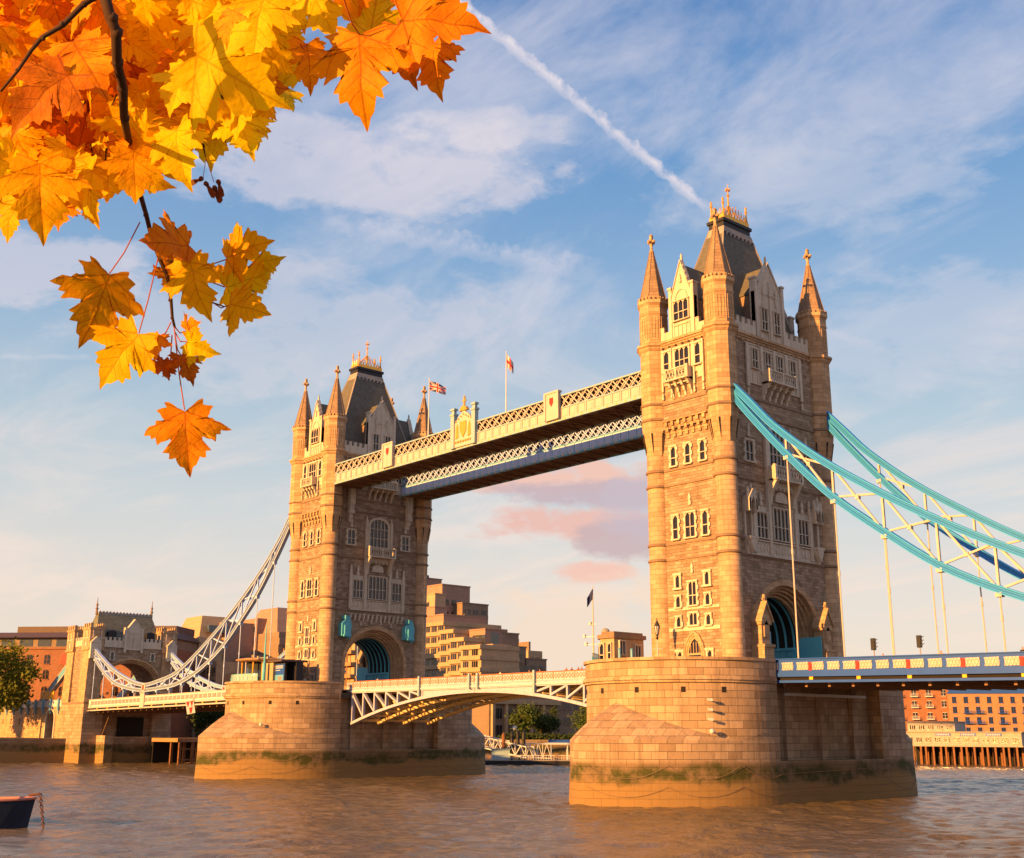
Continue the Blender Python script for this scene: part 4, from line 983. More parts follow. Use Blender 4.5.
for cx in (0, -82.3):
    q = MB(); q.box(cx - 10.6, cx + 10.6, -7.2, 7.2, 12.85, 13.34); q.box(cx - 10.5, cx + 10.5, -9.4, 9.4, 12.0, 12.8)
    struct(q.build('roadway', 'asphalt'))

# ================================================================== ABUTMENT GATEWAY
def gateway():
    t = thing('abutment_gateway', (-180, 0, 0), 'squat stone gateway with steep green slate roof and wide arch, beyond the left side deck', 'gatehouse')
    X0, X1 = -186.5, -174.0
    FR = ((X1, 0), (0, 1), (1, 0)); WR = (((X0 + X1) / 2, -9.7), (1, 0), (0, -1))
    q = MB().at(((X0 + X1) / 2, 0), (0, 1), (1, 0)); a = arch_pts(7.2, 16.2, 6.3, 13.0, 22)
    q.slab([(-9.7, 13.0)] + a + [(9.7, 13.0), (9.7, 25.3), (-9.7, 25.3)], -6.25, 6.25); q.build('wall', 'granite', t)
    q = MB().at((X1, 0), (0, 1), (1, 0))
    for k in range(3): q.ring(arch_pts(7.5 - k * .35, 16.2, 6.6 - k * .35, 13.0, 22), arch_pts(7.15 - k * .35, 16.2, 6.25 - k * .35, 13.0, 22), -.9 - k * .5, .15 - k * .4)
    q.build('portal_arch', 'ashlar', t)
    q = MB()
    for (y0, y1) in ((-10.1, -6.0), (6.0, 10.1)):
        q.taper(X0 - .6, X1 + 1.2, y0 - .5, y1 + .3, -3, X0 - .2, X1 + .5, y0 - .1, y1 + .1, 12.6)
    q.box(X0, X1 - .5, -7, 7, -3, 11.8)
    q.build('base', 'pier', t)
    q = MB(); q.box(X0 - .3, X1 + .3, -10.2, 10.2, 12.6, 13.05); q.build('string_course', 'band', t)
    for y in (-8.6, 8.6):      # corner towers
        for x in (X0 + 1.6, X1 - 1.6):
            q = MB(); q.taper(x - 2.1, x + 2.1, y - 1.7, y + 1.7, 13.0, x - 1.9, x + 1.9, y - 1.4, y + 1.4, 24.5); q.box(x - 2.1, x + 2.1, y - 1.65, y + 1.65, 24.5, 29.2); q.box(x - 2.25, x + 2.25, y - 1.8, y + 1.8, 24.3, 24.7); q.box(x - 2.3, x + 2.3, y - 1.85, y + 1.85, 28.8, 29.2)
            for dx in (-1.7, -.57, .57, 1.7):
                for dy in (-1.35, 1.35): q.box(x + dx - .3, x + dx + .3, y + dy - .3, y + dy + .3, 29.2, 30.2)
            q.build('corner_turret', 'ashlar', t)
            fr = ((x, y - math.copysign(0, y)), (1, 0), (0, -1)); b = MB()
            for s, (o, U, Nn) in ((1, ((x, y - 1.66), (1, 0), (0, -1))), (1, ((x + 2.11, y), (0, 1), (1, 0)))):
                b.at(o, U, Nn)
                for u in (-.9, 0, .9): b.slab(arch_pts(.3, 25.9, .3, 25.0, 6), 0, .08) if u == 0 else b.fb(u - .12, u + .12, 25, 28.6, 0, .12)
                b.fb(-1.7, 1.7, 26.8, 27.0, 0, .1)
            b.build('turret_tracery', 'portland', t)
    crenel(t, FR, -6.7, -2.0, 25.3, 27.2, .15); crenel(t, FR, 2.0, 6.7, 25.3, 27.2, .15); crenel(t, WR, -2.4, 2.4, 25.3, 27.2, .15)
    q = MB().at(*FR); q.fb(-9.7, 9.7, 25.05, 25.35, 0, .25); q.build('cornice', 'portland', t)
    q = MB(); q.taper(X0 + 1.2, X1 - 1.2, -8.0, 8.0, 25.3, -180.9, -179.6, -6.4, 6.4, 32.8); rf = q.build('roof', 'green_slate', t)
    q = MB(); q.box(-180.9, -179.6, -6.4, 6.4, 32.8, 33.3)
    for k in range(16): y = -6 + k * .8; q.box(-180.0, -179.55, y - .15, y + .15, 33.3, 33.55)
    q.build('ridge', 'lead', rf)
    for y in (-6.6, 6.6):
        q = MB(); q.lathe([(.3, 32.6), (.22, 33.8), (.38, 34.1), (.15, 34.4), (.28, 35.0), (.1, 35.3), (.05, 36.6)], (-180.3, y), 8); q.build('finial', 'band', rf)
    q = MB().at(*FR); q.slab([(-1.9, 24.6), (1.9, 24.6), (1.9, 28.6), (0, 31.2), (-1.9, 28.6)], -.6, .3); q.fb(-2.2, -1.75, 24.0, 29.6, -.6, .45); q.fb(1.75, 2.2, 24.0, 29.6, -.6, .45)
    q.slab([(-2.0, 28.5), (0, 31.1), (2.0, 28.5), (2.0, 28.9), (0, 31.6), (-2.0, 28.9)], -.7, .4)
    for u in (-.9, 0, .9): q.fb(u - .08, u + .08, 25, 28.8, .3, .42)
    for z in (25.8, 27.2, 28.4): q.fb(-1.5, 1.5, z, z + .15, .3, .4)
    q.build('dormer', 'portland', t)
    for u in (-4.5, 4.6):
        q = MB().at(*FR); q.slab([(u - .95, 27.0), (u + .95, 27.0), (u + .95, 28.6), (u, 29.0), (u - .95, 28.6)], -2.4, -1.2); d = q.build('roof_dormer', 'leadblack', rf)
        window(t, FR, u - (.2 if u < 0 else -.2), 22.3, 24.0, .7, 1, transom=False)
    for sg in (-1, 1):         # chain saddles
        q = MB().at((X1, sg * 8.95), (0, 1), (1, 0)); q.fb(-1.2, 1.2, 22.4, 25.8, .4, 1.3); q.slab([(-1.3, 25.8), (1.3, 25.8), (0, 27.2)], .3, 1.4); q.build('chain_saddle', 'portland', t)
    q = MB(); q.box(X1 - .3, X1 + 2.2, -9.5, 9.5, 11.0, 11.15)
    for k in range(9): y = -9.3 + k * 2.32; q.bar((X1 + 2.1, y, 11.15), (X1 + 2.1, y, 12.2), .07)
    q.box(X1 + 2.06, X1 + 2.14, -9.4, 9.4, 12.15, 12.25); q.build('service_gantry', 'lead', t)
    q = MB(); q.box(X1 - .4, X1 + .02, -2.0, 4.0, 5.4, 9.8); q.build('dark_doorway', 'dark', t)
    q = MB(); q.box(X1 + .6, X1 + 4.0, -6.5, 5.0, -3, 5.6); q.box(X1 + .6, X1 + 5.5, -6.9, -5.0, -3, 5.9); q.build('landing_stage', 'pier', t)
    q = MB()
    for sd_ in (-.45, .45): q.bar((X1 + 1.2, -5.6 + sd_, 5.4), (X1 + .6, -3.6 + sd_, 11.0), .12)
    for k in range(14): f = k / 14; q.bar((X1 + 1.2 - .6 * f, -6.05 + 2 * f, 5.5 + 5.5 * f), (X1 + 1.2 - .6 * f, -5.15 + 2 * f, 5.5 + 5.5 * f), .07)
    q.build('ladder', 'steelbrown', t)
    return t
M['green_slate'] = mat('green_slate', (0.15, 0.158, 0.135), 0.8, brick=(.6, .35, .7, .2), var=0.22, bump=.3)
gateway()
# land ties behind the gateway
for sg, lb in ((-1, 'thick blue and white land chain sloping down behind the gateway at far left'), (1, 'land chain sloping down behind the gateway, seen through its arch')):
    q = MB(); q.bar((-187, sg * 8.95, 21.5), (-214, sg * 8.95, 7.6), .8, 1.5); g = MB()
    t = q.build('land_tie', 'skyblue'); tag(t, lb, 'suspension chain')
    for e in (.85, -.85): g.bar((-187, sg * 8.95, 21.5 + e), (-214, sg * 8.95, 7.6 + e), .95, .2)
    g.build('flange', 'cream', t)
# approach viaduct
t = thing('approach_viaduct', (-225, -9.7, 5.2), 'pale stone approach wall with dark arch and railings, left of the gateway', 'viaduct')
q = MB().at((-187, -9.7), (-1, 0), (0, -1)); a = [(x + 7.0, z) for x, z in arch_pts(2.6, 9.2, 2.3, 5.2, 12)]
q.slab([(0, 5.2)] + a + [(90, 5.2), (90, 12.2), (0, 12.2)], -19.0, 0); q.build('wall', 'ashlar', t)
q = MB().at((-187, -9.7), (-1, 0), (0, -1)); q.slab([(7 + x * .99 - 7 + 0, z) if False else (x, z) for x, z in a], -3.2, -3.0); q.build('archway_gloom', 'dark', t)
q = MB().at((-187, -9.7), (-1, 0), (0, -1)); q.ring([(x + 7.0, z) for x, z in arch_pts(3.1, 9.2, 2.8, 5.2, 12)], a, 0, .25); q.build('arch_ring', 'portland', t)
q = MB().at((-187, -9.7), (-1, 0), (0, -1)); q.fb(0, 90, 12.2, 13.7, -.4, .1); p = q.build('parapet', 'white', t)
for k in range(18):
    q = MB().at((-187, -9.7), (-1, 0), (0, -1)); u = 2.2 + k * 5; q.fb(u - .35, u + .35, 11.4, 14.0, .1, .5); q.fb(u - .2, u + .2, 10.6, 11.4, 0, .3); q.build('parapet_post', 'skyblue', p)
for k in range(7):
    q = MB().at((-187, -9.7), (-1, 0), (0, -1)); u = 16 + k * 6; q.slab([(x + u, z) for x, z in arch_pts(.5, 9.4, .4, 8.4, 6)], 0, .06); q.build('blind_window', 'band', t)

# ================================================================== BACKGROUND BUILDINGS
M['redbrick'] = mat('red_brick', (0.27, 0.125, 0.075), 0.9, brick=(.5, .2, .7, .15), var=0.15, vscale=.5)
M['orangebrick'] = mat('orange_brick', (0.36, 0.21, 0.12), 0.9, brick=(.5, .2, .7, .12), var=0.12, vscale=.5)
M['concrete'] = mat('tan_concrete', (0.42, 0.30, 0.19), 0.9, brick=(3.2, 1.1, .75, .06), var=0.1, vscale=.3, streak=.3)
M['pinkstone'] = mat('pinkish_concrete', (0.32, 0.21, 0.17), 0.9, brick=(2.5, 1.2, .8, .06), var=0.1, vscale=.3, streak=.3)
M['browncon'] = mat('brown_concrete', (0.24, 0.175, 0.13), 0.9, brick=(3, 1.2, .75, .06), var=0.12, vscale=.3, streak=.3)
M['darkroof'] = mat('dark_metal_roof', (0.10, 0.065, 0.06), 0.6, var=0.15)
M['glass'] = mat('reflective_glazing', (0.05, 0.06, 0.07), 0.12, var=.3, spec=.8)
def build_local(q, name, material, parent, loc, rz=0):
    """mesh in its own local coordinates, placed with a rotation"""
    o = q.build(name, material); o.location = loc; o.rotation_euler = (0, 0, rz)
    if parent: o.parent = parent; o.location = Vector(loc) - wloc(parent)
    return o
def win_mesh(w_, h_, style):
    q = MB()
    q.box(-w_ / 2, w_ / 2, -.06, .04, 0, h_); f = MB()
    f.box(-w_ / 2 - .12, w_ / 2 + .12, -.22, -.02, -.18, 0); f.box(-w_ / 2 - .1, w_ / 2 + .1, -.12, .02, h_, h_ + .12)
    if style == 'multi':
        for k in range(1, 3): f.box(-w_ / 2 + w_ * k / 3 - .05, -w_ / 2 + w_ * k / 3 + .05, -.12, 0, 0, h_)
    else:
        f.box(-.05, .05, -.1, 0, 0, h_); f.box(-w_ / 2, w_ / 2, -.1, 0, h_ * .5, h_ * .5 + .06)
    return q, f
WCACHE = {}
def put_windows(b, org, U, Nn, cols, rows, w_, h_, style='multi', fm='browncon', arched=False, skip=0.0):
    """org: facade origin (x,y); U along facade; cols: offsets along U; rows: sill heights"""
    key = (w_, h_, style, fm, arched); ang = math.atan2(U[1], U[0])
    for r in rows:
        for c in cols:
            if random.random() < skip: continue
            x, y = org[0] + U[0] * c, org[1] + U[1] * c
            if key not in WCACHE:
                g, f = win_mesh(w_, h_, style)
                if arched:
                    g = MB(); g.slab(arch_pts(w_ / 2, h_ - w_ * .35, w_ * .35, 0, 8), -.06, .04)
                o = build_local(f, 'window', fm, b, (x, y, r), ang); p = g.build('pane', 'pane'); p.parent = o; WCACHE[key] = (o.data, p.data)
            else:
                o = bpy.data.objects.new('window', WCACHE[key][0]); col.objects.link(o); o.parent = b; o.location = Vector((x, y, r)) - wloc(b); o.rotation_euler = (0, 0, ang)
                p = bpy.data.objects.new('pane', WCACHE[key][1]); col.objects.link(p); p.parent = o
    # local -y is outwards when U x N ... handled by choosing U so that outward = (U.y, -U.x)
def boxb(t, x0, x1, y0, y1, z0, z1, material, name='wall'):
    q = MB(); q.box(x0, x1, y0, y1, z0, z1); return q.build(name, material, t)
def spandrels(t, x0, x1, y0, y1, zs, material):
    q = MB()
    for z in zs: q.box(x0 - .12, x1 + .3, y0 - .3, y1 + .12, z, z + 1.5)
    return q.build('balcony_band', material, t)
# ---- terraced concrete hotel, right of the left tower
t = thing('terraced_hotel', (-200, 115, 5), 'terraced concrete hotel stepping down to the right behind the left tower, lit golden', 'hotel')
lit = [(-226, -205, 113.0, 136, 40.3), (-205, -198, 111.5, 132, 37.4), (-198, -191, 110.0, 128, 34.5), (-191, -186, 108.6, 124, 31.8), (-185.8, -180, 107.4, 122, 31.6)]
for x0, x1, y0, y1, zt in lit:
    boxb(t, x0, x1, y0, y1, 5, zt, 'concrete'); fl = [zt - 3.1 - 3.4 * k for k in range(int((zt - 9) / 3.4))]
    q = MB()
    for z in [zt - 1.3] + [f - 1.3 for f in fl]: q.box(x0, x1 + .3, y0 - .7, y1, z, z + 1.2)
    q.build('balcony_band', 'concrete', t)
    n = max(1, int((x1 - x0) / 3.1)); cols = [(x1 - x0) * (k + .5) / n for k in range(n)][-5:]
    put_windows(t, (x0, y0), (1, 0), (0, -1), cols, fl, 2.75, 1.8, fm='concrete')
blocks = [(-212, -190, 117.1, 124, 37.0, 'pinkstone'), (-187.9, -185, 116, 123, 32.0, 'concrete'), (-197.7, -190, 124, 130.6, 36.2, 'browncon'), (-205, -187, 122, 131, 32.0, 'browncon'), (-205, -187, 130.6, 139.5, 28.6, 'browncon'), (-205, -192, 128, 134, 31.0, 'browncon'),
          (-250, -225, 135.9, 147.2, 49.0, 'browncon'), (-247, -230, 131, 143.1, 55.3, 'pinkstone'), (-262, -250, 132, 146, 60.0, 'pinkstone'), (-240, -228, 126.5, 131, 51.6, 'concrete'), (-240, -222, 122, 127, 46.5, 'pinkstone'), (-228, -212, 118, 136, 43.0, 'pinkstone')]
for x0, x1, y0, y1, zt, mm in blocks:
    boxb(t, x0, x1, y0, y1, 5, zt, mm)
    q = MB(); q.box(x0 - .2, x1 + .2, y0 - .2, y1 + .2, zt, zt + .4); q.build('parapet', mm, t)
for x1, y0, y1, zt, n_ in ((-187, 122.6, 138.9, 28.0, 6), (-187, 123, 130, 31.5, 1), (-225, 136.5, 147, 48.5, 3)):
    fl = [zt - 2.9 - 3.3 * k for k in range(n_)]; q = MB()
    for z in fl: q.box(x1, x1 + .35, y0, y1, z - 1.4, z - .1)
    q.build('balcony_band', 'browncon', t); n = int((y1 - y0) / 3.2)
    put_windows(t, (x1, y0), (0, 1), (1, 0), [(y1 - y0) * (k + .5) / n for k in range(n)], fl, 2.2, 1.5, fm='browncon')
put_windows(t, (-185, 116), (0, 1), (1, 0), [2, 5], [12, 15.5, 19, 22.5, 26], 1.6, 1.5, fm='browncon'); put_windows(t, (-222, 122), (0, 1), (1, 0), [1.2, 3.6], [38, 41.5], 1.6, 1.4, fm='browncon'); put_windows(t, (-230, 131), (0, 1), (1, 0), [2, 5], [45, 49], 1.8, 1.4, fm='browncon')
put_windows(t, (-212, 117.1), (1, 0), (0, -1), [11, 14.5, 18], [33.3], 2.2, 1.5, fm='browncon'); put_windows(t, (-240, 126.5), (1, 0), (0, -1), [2, 5, 8], [47.6, 44], 1.8, 1.5, fm='browncon'); put_windows(t, (-212, 118), (0, 1), (1, 0), [2, 5, 8], [39], 1.8, 1.5, fm='browncon')
q = MB(); q.box(-190, -189.8, 119, 122.4, 32.2, 36.2); q.box(-196, -190, 117.0, 117.08, 32.5, 35.5); q.build('glazed_corner', 'glass', t)
q = MB()
for k in range(9): q.box(-260 + k * 1.3, -259 + k * 1.3, 136 + k % 3, 137.2 + k % 3, 60, 61 + (k * 7 % 4) * .5)
q.build('rooftop_plant', 'darkroof', t)
# lower riverside range, seen beneath the central span
boxb(t, -166, -148, 84, 108, 5, 18.5, 'browncon', 'river_wing'); boxb(t, -172, -152, 108, 138, 5, 21, 'browncon', 'river_wing')
q = MB()
for k in range(5): y = 84.5 + k * 4.3; q.box(-148, -147.2, y, y + .9, 5, 14)
q.box(-148, -147.0, 84, 108, 13.9, 15.2); q.build('colonnade', 'concrete', t)
put_windows(t, (-148, 84), (0, 1), (1, 0), [2.9, 7.2, 11.5, 15.8], [6.0, 10.2], 2.6, 2.6, fm='browncon')
put_windows(t, (-152, 108), (0, 1), (1, 0), [3, 7, 11, 15, 19], [9, 13, 17], 2.6, 1.5, fm='browncon')
for (nm, x0, x1, y0, y1, zt, lb) in (('office_block', -315, -300, 214, 227, 46, 'small distant cream office tower above the right end of the hotel'), ('office_block', -300, -285, 219, 227, 40, 'low distant beige block right of the cream tower'),):
    b = thing(nm, (x0, y0, 5), lb, 'building'); boxb(b, x0, x1, y0, y1, 5, zt, 'concrete'); boxb(b, x0 + 2, x1 - 3, y0 + 3, y1 - 4, zt, zt + 4, 'browncon', 'plant_room'); put_windows(b, (x1, y0), (0, 1), (1, 0), [2, 5], [zt - 4, zt - 8], 1.8, 1.4, fm='concrete')
# small white building and orange roofed shed right of the bridge parapet
b = thing('riverside_lodge', (-185, 158, 5), 'low cream building with pitched roof just left of the control cabin', 'building')
boxb(b, -190, -180, 146, 170, 5, 20.5, 'cream'); q = MB().at((-180, 158), (0, 1), (1, 0)); q.slab([(-1, 20.5), (12, 20.5), (5.5, 24.2)], -9, .2); q.build('roof', 'concrete', b); put_windows(b, (-180, 146), (0, 1), (1, 0), [3, 7], [15.5], 1.6, 1.5, fm='white')
# ---- brick warehouse on the left, rotated
def rot_building(name, A, B, depth, z0, z1, material, label, cat, rows, w_, h_, ncol, arched=False, fm='portland', roof=None, style='two', skip=0):
    A = Vector((A[0], A[1], 0)); B = Vector((B[0], B[1], 0)); U = (B - A).normalized(); L = (B - A).length; Nn = Vector((U.y, -U.x, 0))
    t = thing(name, (A.x, A.y, z0), label, cat)
    q = MB().at((A.x, A.y), (U.x, U.y), (Nn.x, Nn.y)); q.fb(0, L, z0, z1, -depth, 0); q.build('wall', material, t)
    q = MB().at((A.x, A.y), (U.x, U.y), (Nn.x, Nn.y)); q.fb(-.3, L + .3, z1 - .5, z1, -.2, .3); q.build('cornice', fm, t)
    cols = [L * (k + .5) / ncol for k in range(ncol)]
    put_windows(t, (A.x, A.y), (U.x, U.y), None, cols, rows, w_, h_, style, fm, arched, skip)
    return t, U, Nn, L
t, U, Nn, L = rot_building('brick_warehouse', (-248, -26), (-200, 19), 26, 5, 27.6, 'redbrick', 'red brick dockside warehouse with arched windows and dark roof, behind the gateway', 'warehouse', [7, 11.2, 15.4, 19.6, 23.4], 1.6, 2.3, 14, arched=True, fm='redbrick')
q = MB().at((-248, -26), (U.x, U.y), (Nn.x, Nn.y)); q.fb(0, L, 27.6, 30.2, -24, -2.5); q.build('attic_storey', 'browncon', t)
q = MB().at((-248, -26), (U.x, U.y), (Nn.x, Nn.y))
for k in range(13): q.fb(1 + k * 5, 4.6 + k * 5, 28.0, 29.7, -2.5, -2.42)
q.build('attic_glazing', 'glass', t)
q = MB().at((-248, -26), (U.x, U.y), (Nn.x, Nn.y)); q.taper(-1, L + .8, -25, -1.0, 30.2, 1, L, -20, -5, 31.8); q.fb(22, L, 31.8, 33.6, -21, -8); q.build('roof', 'darkroof', t)
q = MB().at((-248, -26), (U.x, U.y), (Nn.x, Nn.y)); q.slab([(39, 23.6), (41.5, 22.5), (42.3, 24.5), (41, 25.8), (39.4, 25.6)], .1, .5); q.build('red_banner', 'red', t)
# ---- orange concrete group between gateway and left tower
t = thing('office_complex', (-205, 45, 5), 'brown and orange concrete offices with faceted roofs between the gateway and the left tower', 'offices')
for x0, x1, y0, y1, zt, mm in ((-236, -216, 36.5, 50, 31.5, 'concrete'), (-216, -206.5, 37.5, 47, 25.0, 'concrete'), (-232, -215.5, 44, 56, 36.5, 'pinkstone'), (-212, -204, 47, 51.8, 27.0, 'browncon'), (-214, -202.5, 53.6, 76, 33.5, 'browncon'), (-224, -214, 53, 76, 38.0, 'pinkstone')):
    boxb(t, x0, x1, y0, y1, 5, zt, mm)
q = MB(); q.taper(-226, -206, 55, 70, 33.5, -220, -210, 57, 70, 41.0); q.build('faceted_roof', 'pinkstone', t)
q = MB(); q.taper(-233, -217, 37, 49, 31.5, -230, -220, 39, 47, 38.2); q.build('faceted_roof', 'concrete', t)
q = MB(); q.box(-217.5, -215.4, 39, 47.9, 33.4, 35.3); q.build('glass_strip', 'glass', t)
q = MB()
for z in (10, 14, 18, 22, 26, 30): q.box(-202.5, -202.1, 53.6, 76, z, z + 1.8)
q.build('balcony_band', 'browncon', t)
put_windows(t, (-202.5, 53.6), (0, 1), (1, 0), [2.5, 6, 9.5], [12.3, 16.3, 20.3, 24.3, 28.3], 2.4, 1.5, fm='browncon')
put_windows(t, (-216, 37.5), (1, 0), (0, -1), [2, 5, 8], [8, 11.5, 15, 18.5, 21.8], 1.8, 1.6, fm='concrete')
put_windows(t, (-236, 36.5), (1, 0), (0, -1), [3, 7, 11, 15, 18], [9, 12.5, 16, 19.5, 23, 26.5], 2.2, 1.6, fm='concrete'); put_windows(t, (-206.5, 37.5), (0, 1), (1, 0), [2, 5, 8], [8, 11.5, 15], 1.8, 1.6, fm='browncon'); put_windows(t, (-224, 53), (1, 0), (0, -1), [2, 5, 8], [34], 1.8, 1.6, fm='browncon')
q = MB(); q.lathe([(3.2, -.25), (3.2, .25)], (0, 0), 28, 0); q.v = [(-206.3 + v[2] * .4, 42.5 + v[0], 19 + v[1]) for v in q.v]; q.build('round_window', 'orangebrick', t)
# ---- scaffolded lit facade seen through the left tower's arch
t = thing('scaffolded_block', (-186, 56, 5), 'tan terraced block with bands of balconies seen through the arch of the left tower', 'building')
boxb(t, -205, -168, 56, 68, 5, 29, 'concrete')
q = MB()
for z in range(8, 29, 3): q.box(-205, -167.6, 54.6, 56, z, z + .9)
for k in range(18): q.box(-204 + k * 2, -203.7 + k * 2, 54.9, 55.1, 5, 29)
q.build('balcony_band', 'orangebrick', t)
put_windows(t, (-205, 56), (1, 0), None, [3 + k * 3.2 for k in range(10)], [9.4, 12.4, 15.4, 18.4, 21.4, 24.4], 2, 1.3, fm='concrete')
q = MB(); q.box(-168, -167.7, 56, 68, 24, 26)
q.build('cornice', 'concrete', t)
# ---- warehouses down river on the right
t, U, Nn, L = rot_building('brick_flats', (-152, 268), (-131, 281), 18, 5, 23.5, 'redbrick', 'dark red brick flats with white balconies beyond the near pier, at the right', 'flats', [8, 12, 16, 19.8], 1.5, 2.0, 5, fm='white')
q = MB().at((-152, 268), (U.x, U.y), (Nn.x, Nn.y))
for r_ in (8, 12, 16, 19.8):
    for c in (7.4, 12.4, 17.3):
        b_ = MB().at((-152, 268), (U.x, U.y), (Nn.x, Nn.y)); b_.fb(c - 1.3, c + 1.3, r_ - .4, r_ - .2, 0, 1.4); b_.fb(c - 1.3, c + 1.3, r_ + .6, r_ + .7, 1.3, 1.4)
        for k in range(7): b_.fb(c - 1.3 + k * .42, c - 1.22 + k * .42, r_ - .2, r_ + .6, 1.3, 1.4)
        b_.build('balcony', 'white', t)
t, U, Nn, L = rot_building('brick_wharf', (-131, 279), (-104, 301), 18, 5, 21.0, 'orangebrick', 'orange brick wharf flats with blue balconies and blue roof at the right', 'flats', [7, 10.5, 14, 17.4], 1.4, 1.9, 9, fm='blue')
for r_ in (7, 10.5, 14):
    for c in (6, 9.8, 17.4, 25.2, 29):
        b_ = MB().at((-131, 279), (U.x, U.y), (Nn.x, Nn.y)); b_.fb(c - 1.4, c + 1.4, r_ - .3, r_ - .1, 0, 1.3); b_.fb(c - 1.4, c + 1.4, r_ + .7, r_ + .8, 1.2, 1.3)
        for k in range(7): b_.fb(c - 1.4 + k * .45, c - 1.3 + k * .45, r_ - .1, r_ + .7, 1.2, 1.3)
        b_.build('balcony', 'blue', t)
q = MB().at((-131, 279), (U.x, U.y), (Nn.x, Nn.y)); q.fb(.5, L - 3, 21.0, 24.0, -10, -1.0); q.build('roof_storey', 'blue', t)
t, U, Nn, L = rot_building('riverside_tower', (-103, 300), (-92, 312), 12, 5, 23, 'concrete', 'cream and brown stepped building cut off at the right edge of the view', 'building', [8, 12, 16], 1.6, 2.2, 4, fm='white')
# restaurant on piles
A = Vector((-66, 141, 0)); B = Vector((-41, 147, 0)); U = (B - A).normalized(); L = (B - A).length; Nn = Vector((U.y, -U.x, 0))
t = thing('pier_restaurant', (A.x, A.y, 0), 'long white single storey riverside building standing on timber piles at the right', 'restaurant')
AT = ((A.x, A.y), (U.x, U.y), (Nn.x, Nn.y))
q = MB().at(*AT); q.fb(0, L, 4.4, 7.2, -12, 0); q.fb(0, L * .42, 7.2, 9.5, -12, -3); q.build('wall', 'offwhite', t)
q = MB().at(*AT); q.fb(-.4, L + .4, 4.1, 4.4, -13, 1.0); q.fb(-.3, L + .3, 7.2, 7.4, -12.2, .3); q.fb(0, L * .43, 9.5, 9.7, -12, -2.7); q.build('deck', 'lead', t)
put_windows(t, (A.x, A.y), (U.x, U.y), None, [1.3 + k * 2.1 for k in range(12)], [5.0], 1.2, 1.1, fm='cream')
put_windows(t, (A.x - Nn.x * 3, A.y - Nn.y * 3), (U.x, U.y), None, [1.2 + k * 2.1 for k in range(5)], [7.8], 1.2, 1.0, fm='cream')
for u in (7.2, 12.7, 18.2):
    q = MB().at(*AT); q.fb(u, u + 3.4, 6.45, 7.05, .02, .12); s_ = q.build('sign_board', 'blue', t)
    q = MB().at(*AT)
    for k in range(8): q.fb(u + .3 + k * .36, u + .48 + k * .36, 6.58, 6.9, .12, .15)
    q.build('sign_lettering', 'white', s_)
M['timber'] = mat('wet_timber', (0.22, 0.10, 0.05), .9, var=.3)
for r_ in range(2):
    for k in range(17):
        q = MB().at(*AT); u = .5 + k * 1.5 + (k * 7 % 3) * .2; q.fb(u - .2, u + .2, -2, 4.1, .4 - r_ * 5, .85 - r_ * 5); q.build('timber_pile', 'timber', t)
q = MB().at(*AT); q.fb(0, L, -2, 4.1, -9, -8); q.build('underside_shade', 'dark', t)  # dark sheet behind the piles, shade under the deck put into its colour
# ---- white gangway, pontoon, dolphin
def truss(q, a, b, h, n, r=.12):
    a = Vector(a); b = Vector(b); up = Vector((0, 0, h))
    q.bar(a, b, r * 1.4); q.bar(a + up, b + up, r * 1.4)
    for k in range(n):
        p = a + (b - a) * (k / n); p2 = a + (b - a) * ((k + 1) / n); q.bar(p, p + up, r); m_ = (p + p2) / 2
        q.bar(p, m_ + up, r); q.bar(m_ + up, p2, r)
    q.bar(b, b + up, r)
t = thing('gangway', (-124, 62, 4), 'white steel truss gangway sloping down to the floating pontoon', 'gangway')
for off in (0, 2.2):
    q = MB(); truss(q, (-135.5, 53.8 + off, 6.6), (-110.4, 63.2 + off, 1.5), 2.3, 10, .16); q.build('side_truss', 'white', t)
q = MB(); q.hexa([(-135.5, 53.8, 6.5), (-110.4, 63.2, 1.4), (-110.4, 65.4, 1.4), (-135.5, 56, 6.5), (-135.5, 53.8, 6.6), (-110.4, 63.2, 1.5), (-110.4, 65.4, 1.5), (-135.5, 56, 6.6)]); q.build('walkway_floor', 'lead', t)
t = thing('pontoon', (-109, 64, 0), 'long floating pontoon with white railing between the two piers', 'pontoon')
P0, P1 = Vector((-120, 51, 0)), Vector((-98.5, 76.5, 0)); U = (P1 - P0).normalized(); AT = ((P0.x, P0.y), (U.x, U.y), (U.y, -U.x)); L = (P1 - P0).length
q = MB().at(*AT); q.fb(0, L, -.3, .9, -6, 0); q.build('float', 'leadblack', t)
q = MB().at(*AT); q.fb(0, L, .9, 1.05, -6, 0.1); q.build('deck', 'lead', t)
q = MB().at(*AT); q.fb(0, L, 2.0, 2.12, -.1, 0); q.fb(0, L, 1.5, 1.56, -.08, -.02)
for k in range(int(L / .55)): q.fb(k * .55, k * .55 + .09, 1.05, 2.0, -.08, 0)
q.build('railing', 'white', t)
q = MB().at(*AT)
for u in (18, 21, 24.5): q.fb(u, u + .25, 1.05, 4.4, -3, -2.7); q.fb(u, u + .25, 1.05, 4.4, -5.5, -5.2)
q.fb(19.5, 26.5, 4.3, 4.7, -6, -2.4); q.build('shelter_frame', 'white', t)
q = MB().at(*AT); q.fb(20.5, 26, 4.7, 5.3, -5.8, -2.6); q.build('blue_canopy', 'blue', t)
q = MB().at(*AT); truss(q, (15.5, -2.5, 1.6), (21, -2.5, 1.4), 3.0, 3, .14); q.build('boarding_frame', 'white', t)
q = MB().at(*AT); q.fb(8, 12, 1.05, 3.2, -4.5, -2.5); q.fb(7.8, 12.2, 3.2, 3.4, -4.7, -2.3); q.build('ticket_hut', 'paleblue', t)
t = thing('mooring_dolphin', (-112, 69, 0), 'cluster of dark timber posts with a white lamp beside the gangway end', 'mooring post')
